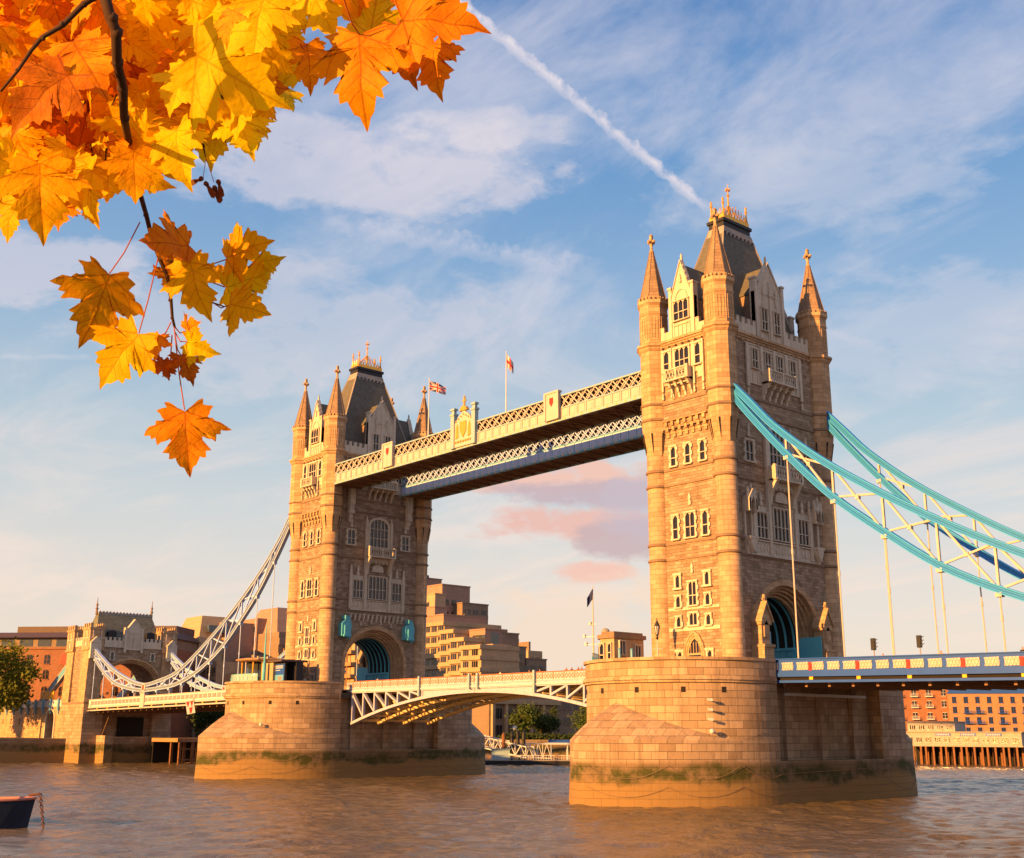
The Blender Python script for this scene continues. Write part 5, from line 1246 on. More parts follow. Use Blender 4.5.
for k, (dx, dy, m_) in enumerate(((0, 0, 'leadblack'), (.9, .9, 'leadblack'), (-1.2, -1.4, 'timber'), (1.6, 2.0, 'leadblack'))):
    q = MB(); q.lathe([(.42, -2), (.42, 6.4 + .5 * (k % 2)), (.1, 6.9 + .5 * (k % 2))], (-114.4 + dx, 62.6 + dy), 10); q.build('post', m_, t)
q = MB(); q.ball((-114, 63, 7.8), .5); q.build('lamp', 'white', t, True)
# ---- timber jetty and people left of the far pier
t = thing('timber_jetty', (-160, 8, 0), 'old timber jetty with green piles between the gateway and the left pier', 'jetty')
q = MB(); q.box(-169, -156, 4, 30, 4.6, 5.4); q.build('deck', 'orangebrick', t)
for k in range(6):
    for j in range(2): q = MB(); q.box(-156.6 - j * 4, -156.1 - j * 4, 4.5 + k * 3, 5.0 + k * 3, -2, 4.6); q.build('pile', 'timber', t)
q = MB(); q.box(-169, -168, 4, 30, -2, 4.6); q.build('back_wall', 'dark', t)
q = MB(); q.box(-156.4, -156.2, 4.5, 20, 3.0, 3.3); q.box(-156.4, -156.2, 4.5, 20, .8, 1.1); q.build('rail', 'timber', t)
# marquee
t = thing('marquee', (-190, -33, 5), 'dark peaked marquee on the quay at the far left', 'marquee')
q = MB(); q.box(-192, -185, -44, -24, 7.4, 7.9); q.taper(-192, -185, -36, -28, 7.9, -189, -188, -33, -32, 9.4); q.build('roof', 'leadblack', t)
q = MB()
for k in range(8): q.box(-185.2, -185.0, -43.8 + k * 2.7, -43.6 + k * 2.7, 5.2, 7.4)
q.box(-191.5, -191.3, -44, -24, 5.2, 7.4); q.build('frame', 'leadblack', t)
# yellow banner on the viaduct
q = MB(); q.box(-203, -194.5, -9.4, -9.2, 14.0, 15.9); b = q.build('banner', 'amber'); tag(b, 'yellow banner on the approach parapet beside the sloping chain', 'banner')

# ================================================================== TREES
def leafmat(name, c1, c2, trans=.25):
    global N, Lk
    m = bpy.data.materials.new(name); m.use_nodes = True; N = m.node_tree.nodes; Lk = m.node_tree.links
    bs = N['Principled BSDF']; geo = nd('ShaderNodeNewGeometry')
    nz = noise(geo.outputs['Position'], .8, 4, .7); c = mixc(rampn(nz, [(.35, 0), (.65, 1)]), c1, c2); Lk.new(c, bs.inputs['Base Color']); bs.inputs['Roughness'].default_value = .7; bs.inputs['Specular IOR Level'].default_value = .2
    tr = nd('ShaderNodeBsdfTranslucent'); Lk.new(c, tr.inputs[0]); mx = nd('ShaderNodeMixShader'); mx.inputs[0].default_value = trans
    Lk.new(bs.outputs[0], mx.inputs[1]); Lk.new(tr.outputs[0], mx.inputs[2]); Lk.new(mx.outputs[0], N['Material Output'].inputs[0]); return m
M['foliage'] = leafmat('olive_foliage', (0.08, 0.115, 0.015), (0.22, 0.21, 0.03)); M['foliage_dark'] = leafmat('dark_foliage', (0.025, 0.045, 0.014), (0.06, 0.085, 0.02)); M['foliage_green'] = leafmat('green_foliage', (0.045, 0.085, 0.02), (0.10, 0.13, 0.025))
M['bark'] = mat('bark', (.10, .07, .05), .95, var=.2)
def tree(loc, h, rx, rz_, label, fol, n, leaf=.5, seed=1, th=.4, droop=False):
    rnd = random.Random(seed); t = thing('tree', loc, label, 'tree', 'riverside trees'); x, y, z = loc; cz = z + h - rz_
    q = MB(); q.tube([(x, y, z), (x + .1, y, z + h * .35), (x, y + .2, z + h * .7)], [th, th * .7, th * .3], 8)
    cl = []
    for k in range(26):
        d = Vector((rnd.gauss(0, 1), rnd.gauss(0, 1), rnd.gauss(0, .9))).normalized() * rnd.uniform(.35, .95); cl.append((Vector((x + d.x * rx, y + d.y * rx, cz + d.z * rz_)), rnd.uniform(.22, .4) * rx))
        if k < 9: q.tube([(x, y, z + h * rnd.uniform(.3, .55)), (x + d.x * rx * .5, y + d.y * rx * .5, cz + d.z * rz_ * .4), cl[-1][0]], [th * .4, th * .25, .05], 5)
    q.build('trunk', 'bark', t)
    q = MB()
    for k in range(n):
        c, r = cl[k % len(cl)]; d = Vector((rnd.gauss(0, .55), rnd.gauss(0, .55), rnd.gauss(0, .5))) * r; p = c + d
        if droop: p.z -= abs(rnd.gauss(0, 1)) * rz_ * .35
        u = Vector((rnd.gauss(0, 1), rnd.gauss(0, 1), rnd.gauss(0, 1))).normalized(); v = u.orthogonal().normalized(); s = leaf * rnd.uniform(.5, 1.1)
        q.quad(p - u * s - v * s * .4, p + v * s * .6 - u * s * .2, p + u * s, p - v * s * .6 + u * s * .1)
    q.build('crown', fol, t, recalc=False)
    return t
tree((-200, -20, 5.2), 21.5, 7.6, 9.2, 'broad olive green plane tree at the far left edge of the quay', 'foliage', 9000, .5, 3, .6)
tree((-214, -28, 5.2), 19, 7, 8, 'second olive tree behind the broad one, cut by the left edge', 'foliage', 5000, .5, 13, .6)
tree((-136, 84, 5.2), 8.8, 3.3, 3.6, 'light green round tree left of the dark one under the drawbridge', 'foliage_green', 2500, .34, 4)
tree((-139, 93.5, 5.2), 8.0, 4.6, 3.6, 'dark round bushy tree in the middle of the trees under the drawbridge', 'foliage_dark', 3500, .34, 5)
tree((-127, 101, 5.2), 11.8, 5.6, 5.4, 'tall drooping willow beside the near pier under the drawbridge', 'foliage_green', 5500, .34, 6, droop=True)
tree((-120, 108, 5.2), 10.5, 4.6, 5, 'green tree just behind the nose of the near pier', 'foliage_green', 3000, .34, 16)
tree((-186, 27, 5.2), 9.5, 5.0, 4.2, 'dark green tree under the left side deck, nearest the gateway', 'foliage_dark', 3500, .4, 7)
tree((-186, 38, 5.2), 9.8, 5.2, 4.4, 'dark green tree under the left side deck, touching the left pier', 'foliage_dark', 3500, .4, 8)
q = MB(); rnd = random.Random(5)
for k in range(5000):
    f = rnd.random(); x = -130 + f * 14 - rnd.random() * 4; y = 74 + f * 22 + rnd.random() * 3; p = Vector((x, y, 5.2 + abs(rnd.gauss(0, .5)))); u = Vector((rnd.gauss(0, 1), rnd.gauss(0, 1), rnd.gauss(0, 1))).normalized(); v = u.orthogonal(); s = .25
    q.quad(p - u * s, p + v * s, p + u * s, p - v * s)
tag(q.build('shrubbery', 'foliage_dark', recalc=False), 'low dark green shrubs along the quay under the drawbridge', 'shrubs', kind='stuff')

# ================================================================== THINGS ON THE PIERS
# control cabin on the near pier
t = thing('control_cabin', (-7, -13.5, 13.3), 'small stone control cabin with flat roof on the near pier, left of the tower', 'cabin')
x0, x1, y0, y1 = -9.6, -6.4, -15.8, -11.0
q = MB(); q.prism([(x0 + 1, y0), (x1, y0), (x1, y1), (x0, y1), (x0, y0 + 1.2)], 13.3, 17.2); q.build('wall', 'concrete', t)
q = MB(); q.prism([(x0 + .8, y0 - .25), (x1 + .25, y0 - .25), (x1 + .25, y1 + .2), (x0 - .25, y1 + .2), (x0 - .25, y0 + 1.0)], 17.2, 17.65); q.prism([(x0 + 1.1, y0 + .1), (x1 - .1, y0 + .1), (x1 - .1, y1), (x0 + .1, y1), (x0 + .1, y0 + 1.3)], 17.65, 17.95); q.build('roof', 'browncon', t)
q = MB(); q.ball((-8.9, -14.6, 18.1), .5, 12, .8); q.build('roof_dome', 'lead', t, True)
for (u, w_, z, h_) in ((1.75, .55, 14.6, 1.8),):
    window(t, ((x0, y0), (1, 0), (0, -1)), 1.4, 14.5, 16.6, .6, 1, quoin=False, sw=.12); window(t, ((x0, y0), (1, 0), (0, -1)), 2.6, 14.9, 16.6, .45, 1, quoin=False, sw=.1)
q = MB(); q.box(-8.9, -8.5, y0 - .04, y0, 13.3, 16.4); q.build('door', 'leadblack', t)
for yy, zz0, h_ in ((-14.6, 15.4, 1.5), (-12.1, 14.4, 2.1)): window(t, ((x1, yy), (0, 1), (1, 0)), 0, zz0, zz0 + h_, .8, 2, quoin=False, sw=.12, transom=False)
# flagpole with instruments beside the cabin
t = thing('instrument_mast', (-10.3, -15.2, 13.3), 'slim white mast with radar arms and a dark drooping flag beside the control cabin', 'mast')
q = MB(); q.tube([(-10.3, -15.2, 13.3), (-10.3, -15.2, 19.3), (-10.3, -15.2, 23.4)], [.12, .09, .05], 8); q.build('pole', 'cream', t)
q = MB()
for z, a, b in ((17.6, -1.1, .3), (19.0, -.35, .45), (16.7, -.9, .5)): q.bar((-10.3 + a, -15.2 + a * .3, z), (-10.3 + b, -15.2 + b * .3, z), .08); q.box(-10.3 + a - .15, -10.3 + a + .15, -15.3 + a * .3, -15.05 + a * .3, z - .1, z + .25)
q.build('instrument_arm', 'white', t)
def flag(t, base, w_, h_, design, mats, ang=0, droop=0.0, amp=.12, nx=40, nz=24):
    q = MB(); ca, sa = math.cos(ang), math.sin(ang); idx = {}
    for i in range(nx + 1):
        for j in range(nz + 1):
            u, v = i / nx, j / nz; off = math.sin(u * 7.0 + v * 1.2) * amp * w_ * u ** .5; d = u * w_ * (1 - droop * .55)
            idx[i, j] = q.p((base[0] + ca * d - sa * off, base[1] + sa * d + ca * off, base[2] + v * h_ * (1 - .1 * u) - droop * u * w_ * .95 - .12 * u * w_ + math.sin(u * 6) * .03 * w_))
    for i in range(nx):
        for j in range(nz): q.cm = design((i + .5) / nx, (j + .5) / nz); q.face((idx[i, j], idx[i + 1, j], idx[i + 1, j + 1], idx[i, j + 1]))
    return q.build('flag', mats, t, True, recalc=False)
def union(u, v):
    x, y = u * 60 - 30, v * 30 - 15
    if abs(x) < 3 or abs(y) < 3: return 0
    if abs(x) < 5 or abs(y) < 5: return 1
    d1 = (x * 15 - y * 30) / math.hypot(15, 30); d2 = (x * 15 + y * 30) / math.hypot(15, 30)
    for d, s in ((d1, 1 if x > 0 else -1), (d2, -1 if x > 0 else 1)):
        if abs(d) < 3: return 0 if 0 < d * s < 2 else 1
    return 2
M['flagred'] = mat('flag_red', (.6, .02, .03), .7, var=.05); M['flagwhite'] = mat('flag_white', (.45, .45, .5), .7, var=.05); M['flagnavy'] = mat('flag_navy', (.012, .02, .10), .7, var=.05)
flag(t, (-10.25, -15.2, 21.9), 1.2, 1.2, lambda u, v: 0, ['flagnavy'], math.atan2(-rt0.y, -rt0.x), .75)
for x, z1, d, lb, w_ in ((-53.9, 60.2, union, 'white flagpole flying the union flag above the near walkway', 2.7), (-35.5, 60.0, lambda u, v: 0 if abs(u - .5) < .1 or abs(v - .5) < .14 else 1, 'white flagpole with small red and white flag, right of the coat of arms', 1.5)):
    t = thing('flagpole', (x, -7, 50.2), lb, 'flagpole', 'flagpoles on the near walkway')
    q = MB(); q.tube([(x, -7, 50), (x, -7, z1)], [.11, .05], 8); q.ball((x, -7, z1), .12, 6); q.build('pole', 'white', t)
    flag(t, (x + .06, -7, z1 - (2.0 if w_ > 2 else 2.3)), w_, 1.55 if w_ > 2 else 1.9, d, ['flagred', 'flagwhite', 'flagnavy'], math.atan2(rt0.y, rt0.x), .12 if w_ > 2 else .6)
# street lamp, glass railing, teal posts, traffic lights
t = thing('street_lamp', (-3.0, -12.4, 13.3), 'black lantern street lamp on grey post against the foot of the near tower', 'street lamp')
q = MB(); q.lathe([(.2, 13.3), (.2, 13.7), (.1, 14.0), (.07, 17.0)], (-3, -12.4), 10); q.bar((-3.5, -12.7, 16.0), (-2.5, -12.1, 16.0), .07); q.build('post', 'paleblue', t)
q = MB(); q.lathe([(.12, 17.0), (.16, 17.2), (.06, 17.4)], (-3, -12.4), 8); q.lathe([(.36, 18.5), (.1, 19.05), (.04, 19.4)], (-3, -12.4), 6); q.lathe([(.14, 17.4), (.18, 17.55)], (-3, -12.4), 6)
for k in range(6): a = R(60 * k); q.bar((-3 + .16 * math.cos(a), -12.4 + .16 * math.sin(a), 17.5), (-3 + .33 * math.cos(a), -12.4 + .33 * math.sin(a), 18.5), .04)
q.build('lantern_frame', 'leadblack', t)
q = MB(); q.lathe([(.14, 17.55), (.3, 18.48)], (-3, -12.4), 6); q.build('lantern_glass', 'white', t)
for (x, y, lb) in ((20.8, -7.0, 'traffic light on the right side deck, nearer to the tower'), (25.8, -7.0, 'traffic light on the right side deck, farther from the tower')):
    t = thing('traffic_light', (x, y, 13.1), lb, 'traffic light', 'traffic lights on the side deck')
    q = MB(); q.tube([(x, y, 13.1), (x, y, 15.6)], .06, 8); q.build('post', 'lead', t)
    q = MB(); q.box(x - .2, x + .2, y - .22, y + .1, 14.95, 16.1)
    for k in range(3): q.box(x + .2, x + .45, y - .18, y + .08, 15.12 + k * .34 + .16, 15.12 + k * .34 + .2); q.box(x + .2, x + .4, y - .18, y - .14, 15.12 + k * .34, 15.3 + k * .34)
    q.build('signal_head', 'leadblack', t)
    q = MB()
    for k in range(3): q.box(x + .2, x + .23, y - .12, y + .04, 15.1 + k * .34, 15.26 + k * .34)
    q.build('lens', 'lead', t)
def railing(name, cx, a0, a1, label):
    q = MB(); pts = []
    for k in range(25):
        a = R(a0 + (a1 - a0) * k / 24); pts.append((cx + 10.1 * math.sin(a), -11.5 - 10.1 * math.cos(a)))
    g = MB()
    for (x, y), (x2, y2) in zip(pts[:-1], pts[1:]): g.hexa([(x, y, 14.3), (x2, y2, 14.3), (x2 * .999, y2 * .999 + .03, 14.3), (x, y + .03, 14.3), (x, y, 15.5), (x2, y2, 15.5), (x2, y2 + .03, 15.5), (x, y + .03, 15.5)]); q.bar((x, y, 15.53), (x2, y2, 15.53), .07)
    for x, y in pts[::2]: q.bar((x, y, 13.3), (x, y, 15.15), .07)
    t = thing(name, (cx, -21, 13.3), label, 'railing', 'glass railings on the piers'); q.build('rail', 'paleteal', t); g.build('glass_panel', 'railglass', t)
m_ = bpy.data.materials.new('pale_glass'); m_.use_nodes = True; b_ = m_.node_tree.nodes['Principled BSDF']; b_.inputs['Base Color'].default_value = (.45, .62, .6, 1); b_.inputs['Roughness'].default_value = .08; b_.inputs['Alpha'].default_value = .45; M['railglass'] = m_
railing('glass_railing', 0, -88, -52, 'pale green glass railing in front of the control cabin'); railing('glass_railing', -82.3, -45, 25, 'pale teal railing in front of the round kiosk on the left pier')
for (x, y, h_, lb) in ((-5.6, -15.8, 2.6, 'left of the two light blue posts beside the control cabin'), (-4.6, -14.9, 2.5, 'right of the two light blue posts beside the control cabin')):
    q = MB(); q.lathe([(.22, 13.3), (.17, 13.6), (.15, 13.3 + h_), (.2, 13.35 + h_), (.05, 13.5 + h_)], (x, y), 10); tag(q.build('bollard', 'skyblue'), lb, 'post', 'light blue posts')
# round kiosk on the far pier
cx, cy = -86.4, -15.2
t = thing('round_kiosk', (cx, cy, 13.3), 'low kiosk with round overhanging copper coloured roof on the left pier', 'kiosk')
q = MB(); q.lathe([(2.6, 13.3), (2.6, 17.6)], (cx, cy), 28, 0); q.build('wall', 'glass', t, True)
q = MB(); q.lathe([(3.6, 17.7), (4.3, 17.95), (4.35, 18.1), (3.0, 18.35), (.2, 18.6)], (cx, cy), 36, 0); q.build('roof', 'orangebrick', t, True)
for k in range(9): a = R(-160 + k * 26); q = MB(); q.bar((cx + 3.3 * math.cos(a), cy + 3.3 * math.sin(a), 13.3), (cx + 3.3 * math.cos(a), cy + 3.3 * math.sin(a), 17.8), .16); q.build('column', 'amber' if k % 3 else 'white', t)
q = MB(); q.box(-83.2, -80.2, -16.8, -12.8, 13.3, 17.5); q.build('annex', 'concrete', t); q = MB(); q.box(-83.4, -77.0, -17.2, -12.5, 17.5, 17.8); q.build('annex_roof', 'darkroof', t)
q = MB(); q.box(-79.6, -76.8, -14.6, -13.4, 13.3, 17.4); q.build('annex', 'leadblack', t)
t = thing('poster_board', (-79.5, -16.2, 13.3), 'blue exhibition poster board beside the kiosk at the foot of the left tower', 'poster board')
q = MB(); q.box(-80.6, -77.4, -16.3, -16.15, 13.6, 17.3); q.build('frame', 'leadblack', t)
q = MB(); q.box(-80.45, -77.55, -16.34, -16.302, 13.75, 17.15); p = q.build('poster', 'blue', t)
q = MB(); q.box(-80.2, -78.0, -16.36, -16.342, 16.5, 16.62); q.box(-80.2, -78.8, -16.36, -16.342, 16.15, 16.25)
for k in range(9): q.box(-80.2 + k * .26, -80.04 + k * .26, -16.36, -16.342, 16.72, 16.95)
q.build('poster_lettering', 'white', p)
q = MB(); q.box(-80.3, -77.7, -16.36, -16.342, 14.6, 15.5); q.build('poster_picture', 'skyblue', p)
q = MB(); q.box(-79.2, -78.2, -16.38, -16.362, 14.75, 15.2); q.build('poster_picture', 'pinkstone', p)
t = thing('camera_mast', (-81.6, -17.6, 13.3), 'teal camera mast with crosspiece in front of the round kiosk', 'mast')
q = MB(); q.lathe([(.3, 13.3), (.28, 17.3), (.16, 17.5), (.12, 20.4), (.05, 23.5)], (-81.6, -17.6), 10); q.build('pole', 'paleteal', t)
q = MB(); q.bar((-83.0, -17.9, 18.2), (-80.9, -17.3, 18.2), .1); q.box(-83.2, -82.8, -18.1, -17.8, 18.0, 18.5); q.box(-81.2, -80.8, -17.5, -17.2, 18.0, 18.4); q.build('camera_arm', 'lead', t)
# navigation board hanging under the left side deck
t = thing('navigation_board', (-112, -9.4, 10), 'tilted white board with two red triangles hanging from the left side deck', 'sign')
NB = ((-122.3, -9.9), (rt0.x, rt0.y), (rt0.y, -rt0.x))
q = MB().at(*NB); q.slab([(-.55, 9.9), (.95, 10.2), (.45, 12.6), (-1.05, 12.3)], -.12, 0); q.build('board', 'white', t)
q = MB().at(*NB); q.slab([(-.9, 12.15), (-.3, 12.25), (-.5, 11.2)], .01, .05); q.slab([(-.15, 12.3), (.4, 12.4), (.2, 11.35)], .01, .05); q.slab([(-.25, 11.1), (.35, 11.25), (.25, 10.2), (-.05, 10.15)], .01, .05); q.build('triangle_mark', 'red', t)
q = MB(); q.bar((-122.4, -9.9, 12.0), (-122.4, -9.2, 12.9), .12); q.build('bracket', 'lead', t)
# ================================================================== BARGE
def barge():
    R2 = Vector((rt0.x, rt0.y, 0)); D = Vector((fwd0.x, fwd0.y, 0)); o = Vector((-5.9, -78.6, 0)) + R2 * .45
    t = thing('barge', (o.x, o.y, 0), 'dark blue steel barge with faded red deck moored at the lower left corner', 'barge')
    t_ = MB(); secs = []
    for f in (0, .04, .1, .2, .4, 1.0):
        L = 22 * f; hw = 3.0 * min(1, (f / .2) ** .6 if f else 0.01); sh = 2.05 - .25 * min(1, f / .3); low_hw = hw * (.5 if f < .05 else .7 if f < .15 else .9)
        rake = .45 * (1 - min(1, f / .1)); c = o - R2 * L
        secs.append([c - D * hw + zz * sh, c - R2 * rake - D * low_hw + zz * -.4, c - R2 * rake + D * low_hw + zz * -.4, c + D * hw + zz * sh])
    ids = [[t_.p(v) for v in s] for s in secs]
    for a, b in zip(ids[:-1], ids[1:]):
        for k in range(3): t_.face((a[k], b[k], b[k + 1], a[k + 1]))
    t_.face(ids[0]); t_.face(ids[-1][::-1]); t_.build('hull', 'hullblue', t)
    d = MB(); A = [[d.p(s[0] + zz * -.12), d.p(s[3] + zz * -.12)] for s in secs]
    for a, b in zip(A[:-1], A[1:]): d.face((a[0], b[0], b[1], a[1]))
    d.build('deck', 'deckred', t)
    g = MB()
    for k in (0, 3): g.tube([s[k] + zz * .04 for s in secs], .1, 6)
    g.build('gunwale', 'deckred', t)
    g = MB(); p = o - R2 * 4.1 - D * .6; g.lathe([(.3, 1.9), (.3, 3.0), (.42, 3.05), (.42, 3.25)], (p.x, p.y), 12); g.build('bollard', 'white', t)
    g = MB(); p = o + R2 * .1; pts = []
    for k in range(12):
        z = 2.3 - k * .2; c = p + R2 * (.25 + .04 * k) + zz * z; u = Vector((.12, 0, 0)) if k % 2 else Vector((0, .12, 0))
        g.tube([c + zz * .13, c + u, c - zz * .13, c - u, c + zz * .13], .045, 5)
    g.tube([p - R2 * .6 + zz * 2.3, p + R2 * .2 + zz * 2.42], .09, 6); g.build('anchor_chain', 'rust', t)
M['hullblue'] = mat('dark_blue_hull', (.012, .022, .05), .5, var=.35, streak=.5, vscale=.8); M['deckred'] = mat('faded_red_deck', (0.42, 0.17, 0.14), .8, var=.2); M['rust'] = mat('rusty_iron', (.14, .06, .04), .8, var=.3)
barge()

# ================================================================== PEOPLE
def person_mesh(coat, legs):
    me = bpy.data.meshes.new('body'); V = [(0, 0, .95), (0, 0, 1.15), (0, 0, 1.42), (0, 0, 1.52), (0, -.01, 1.66), (0, 0, 1.74),
        (.19, 0, 1.42), (.25, .02, 1.15), (.22, -.1, .92), (-.19, 0, 1.42), (-.25, .02, 1.15), (-.22, -.1, .92), (.10, 0, .9), (.11, .0, .5), (.11, .03, .08), (.11, -.12, .04), (-.10, 0, .9), (-.11, 0, .5), (-.11, .06, .08), (-.11, -.09, .04)]
    Ed = [(0, 1), (1, 2), (2, 3), (3, 4), (4, 5), (2, 6), (6, 7), (7, 8), (2, 9), (9, 10), (10, 11), (0, 12), (12, 13), (13, 14), (14, 15), (0, 16), (16, 17), (17, 18), (18, 19)]
    rad = [.15, .15, .15, .055, .105, .07, .07, .05, .04, .07, .05, .04, .095, .065, .045, .045, .095, .065, .045, .045]
    me.from_pydata(V, Ed, []); o = bpy.data.objects.new('body', me); col.objects.link(o); o.modifiers.new('s', 'SKIN'); o.modifiers.new('u', 'SUBSURF').levels = 1
    for k, v in enumerate(me.skin_vertices[0].data): v.radius = (rad[k], rad[k] * (.75 if k < 3 else 1)); v.use_root = (k == 0)
    dg = bpy.context.evaluated_depsgraph_get(); m2 = bpy.data.meshes.new_from_object(o.evaluated_get(dg)); bpy.data.objects.remove(o)
    m2.materials.clear()
    for q_ in (coat, legs, M['skin'], M['hair']): m2.materials.append(q_)
    for po in m2.polygons:
        c = po.center; po.material_index = 3 if c.z > 1.7 or (c.z > 1.6 and c.y > .03) else 2 if c.z > 1.5 else 2 if (abs(c.x) > .18 and c.z < .95 and c.z > .8) else 0 if c.z > .86 else 1; po.use_smooth = True
    return m2
M['skin'] = mat('skin', (.45, .24, .16), .6, var=.05); M['hair'] = mat('dark_hair', (.03, .02, .015), .7, var=.1); M['trouser'] = mat('dark_trousers', (.03, .03, .045), .8, var=.1)
coats = {'red': (.5, .03, .03), 'dark': (.03, .03, .04), 'white': (.6, .58, .56), 'orange': (.7, .22, .03), 'blue': (.05, .1, .3)}
PM = {k: person_mesh(mat(k + '_coat', c, .8, var=.1), M['trouser']) for k, c in coats.items()}
folk = [(-36.9, -6.6, 'white', 'person in a white top on the drawbridge walkway, alone near its middle'), (-31.0, -6.6, 'dark', 'person in dark coat on the drawbridge, left of two walking close together'), (-28.9, -6.6, 'dark', 'person in dark coat on the drawbridge, right of two walking close together'),
        (-23.9, -6.6, 'red', 'person in a red coat at the right end of the drawbridge, left of a group'), (-22.9, -6.6, 'dark', 'person in dark coat just right of the red coat on the drawbridge'), (-21.7, -6.6, 'dark', 'person in dark coat in the middle of the group by the near pier'), (-21.0, -6.7, 'blue', 'person in a blue coat within the group by the near pier'), (-20.3, -6.6, 'dark', 'rightmost dark coated person on the drawbridge, against the near pier'),
        (-66.0, -6.6, 'white', 'person in a white top below the arch of the left tower')]
for i, (x, y, c, lb) in enumerate(folk):
    o = bpy.data.objects.new('person', PM[c]); col.objects.link(o); o.location = (x, y, 13.2); o.rotation_euler = (0, 0, random.uniform(0, 6.28)); tag(o, lb, 'person', 'people crossing the bridge')
for (x, y, c, lb) in ((-4.9, -13.9, 'orange', 'person in an orange coat standing between the blue posts and the cabin'), (-4.3, -13.6, 'dark', 'person in a dark coat beside the orange coat near the cabin')):
    o = bpy.data.objects.new('person', PM[c]); col.objects.link(o); o.location = (x, y, 13.3); tag(o, lb, 'person', 'people on the piers')
for (x, y, c, lb) in ((-90.2, -16.8, 'red', 'person in a red coat at the left end of the left pier, by the kiosk'), (-89.3, -17.6, 'dark', 'person in a dark coat right of the red coat on the left pier'), (-88.5, -18.3, 'dark', 'third person on the left pier, nearest the kiosk railing')):
    o = bpy.data.objects.new('person', PM[c]); col.objects.link(o); o.location = (x, y, 13.4); tag(o, lb, 'person', 'people on the piers')
for (x, c, lb) in ((22.5, 'dark', 'dark haired person on the right side deck between the traffic lights'), (28.6, 'orange', 'person in orange on the right side deck, right of the traffic lights'), (36.4, 'dark', 'person in dark coat at the right edge of the side deck')):
    o = bpy.data.objects.new('person', PM[c]); col.objects.link(o); o.location = (x, -8.2, 12.75 if x < 30 else 12.7); tag(o, lb, 'person', 'people crossing the bridge')

# ================================================================== MAPLE BRANCH (close to the viewpoint)
HALF = [(0, .04), (.14, -.03), (.27, -.11), (.36, -.13), (.345, -.05), (.41, -.035), (.52, .0), (.45, .06), (.44, .11), (.40, .16), (.46, .19), (.52, .175), (.55, .25), (.66, .27), (.80, .40), (.66, .405), (.63, .47), (.56, .455), (.56, .58), (.47, .53), (.40, .53), (.30, .49), (.285, .56), (.34, .62), (.43, .70), (.33, .72), (.33, .82), (.22, .80), (.15, .93), (.08, .97), (0, 1.12)]
def leaf_mesh(seed):
    rnd = random.Random(seed); q = MB(); out = [(x * .86 * rnd.uniform(.95, 1.05), y + rnd.uniform(-.012, .012)) for x, y in HALF]
    left = [(-x * .86 * rnd.uniform(.93, 1.06), y + rnd.uniform(-.015, .015)) for x, y in reversed(HALF[1:-1])]
    # fine teeth between the given points
    ring0 = out + left; ring = []
    for i, (x, y) in enumerate(ring0):
        x2, y2 = ring0[(i + 1) % len(ring0)]; ring.append((x, y)); dx, dy = x2 - x, y2 - y; L_ = math.hypot(dx, dy)
        if L_ > .07: ring.append((x + dx * .5 + dy * .07 * rnd.uniform(-.2, 1), y + dy * .5 - dx * .07 * rnd.uniform(-.2, 1)))
    c = (0, .2); curl = rnd.uniform(.1, .55); fold = rnd.uniform(-.1, .45); tw = rnd.uniform(-.35, .35); ph = rnd.uniform(0, 6); dr = rnd.uniform(0, .5)
    tips = [math.atan2(.93, 0), math.atan2(.2, .8), math.atan2(.2, -.8), math.atan2(-.3, .36), math.atan2(-.3, -.36)]
    def Z(x, y):
        a = math.atan2(y - c[1], x); r = math.hypot(x, y - c[1]); d = min(abs((a - t + math.pi) % (2 * math.pi) - math.pi) for t in tips)
        return -curl * r * r * .55 + fold * abs(x) * .5 + tw * x * (y - .2) + .10 * min(d, .6) * r - dr * max(0, y - .5) ** 2 + .03 * math.sin(9 * x + ph) * r + .03 * math.sin(11 * y + ph)
    rows = []
    for t in (.0, .25, .5, .75, 1.0):
        if t == 0: rows.append([q.p((c[0], c[1], Z(*c)))])
        else: rows.append([q.p((c[0] + (x - c[0]) * t, c[1] + (y - c[1]) * t, Z(c[0] + (x - c[0]) * t, c[1] + (y - c[1]) * t))) for x, y in ring])
    n = len(ring)
    uvp = lambda i: (q.v[i][0], q.v[i][1])
    for k in range(n): f = (rows[0][0], rows[1][k], rows[1][(k + 1) % n]); q.face(f, [uvp(i) for i in f])
    for a, b in zip(rows[1:-1], rows[2:]):
        for k in range(n): f = (a[k], b[k], b[(k + 1) % n], a[(k + 1) % n]); q.face(f, [uvp(i) for i in f])
    return q
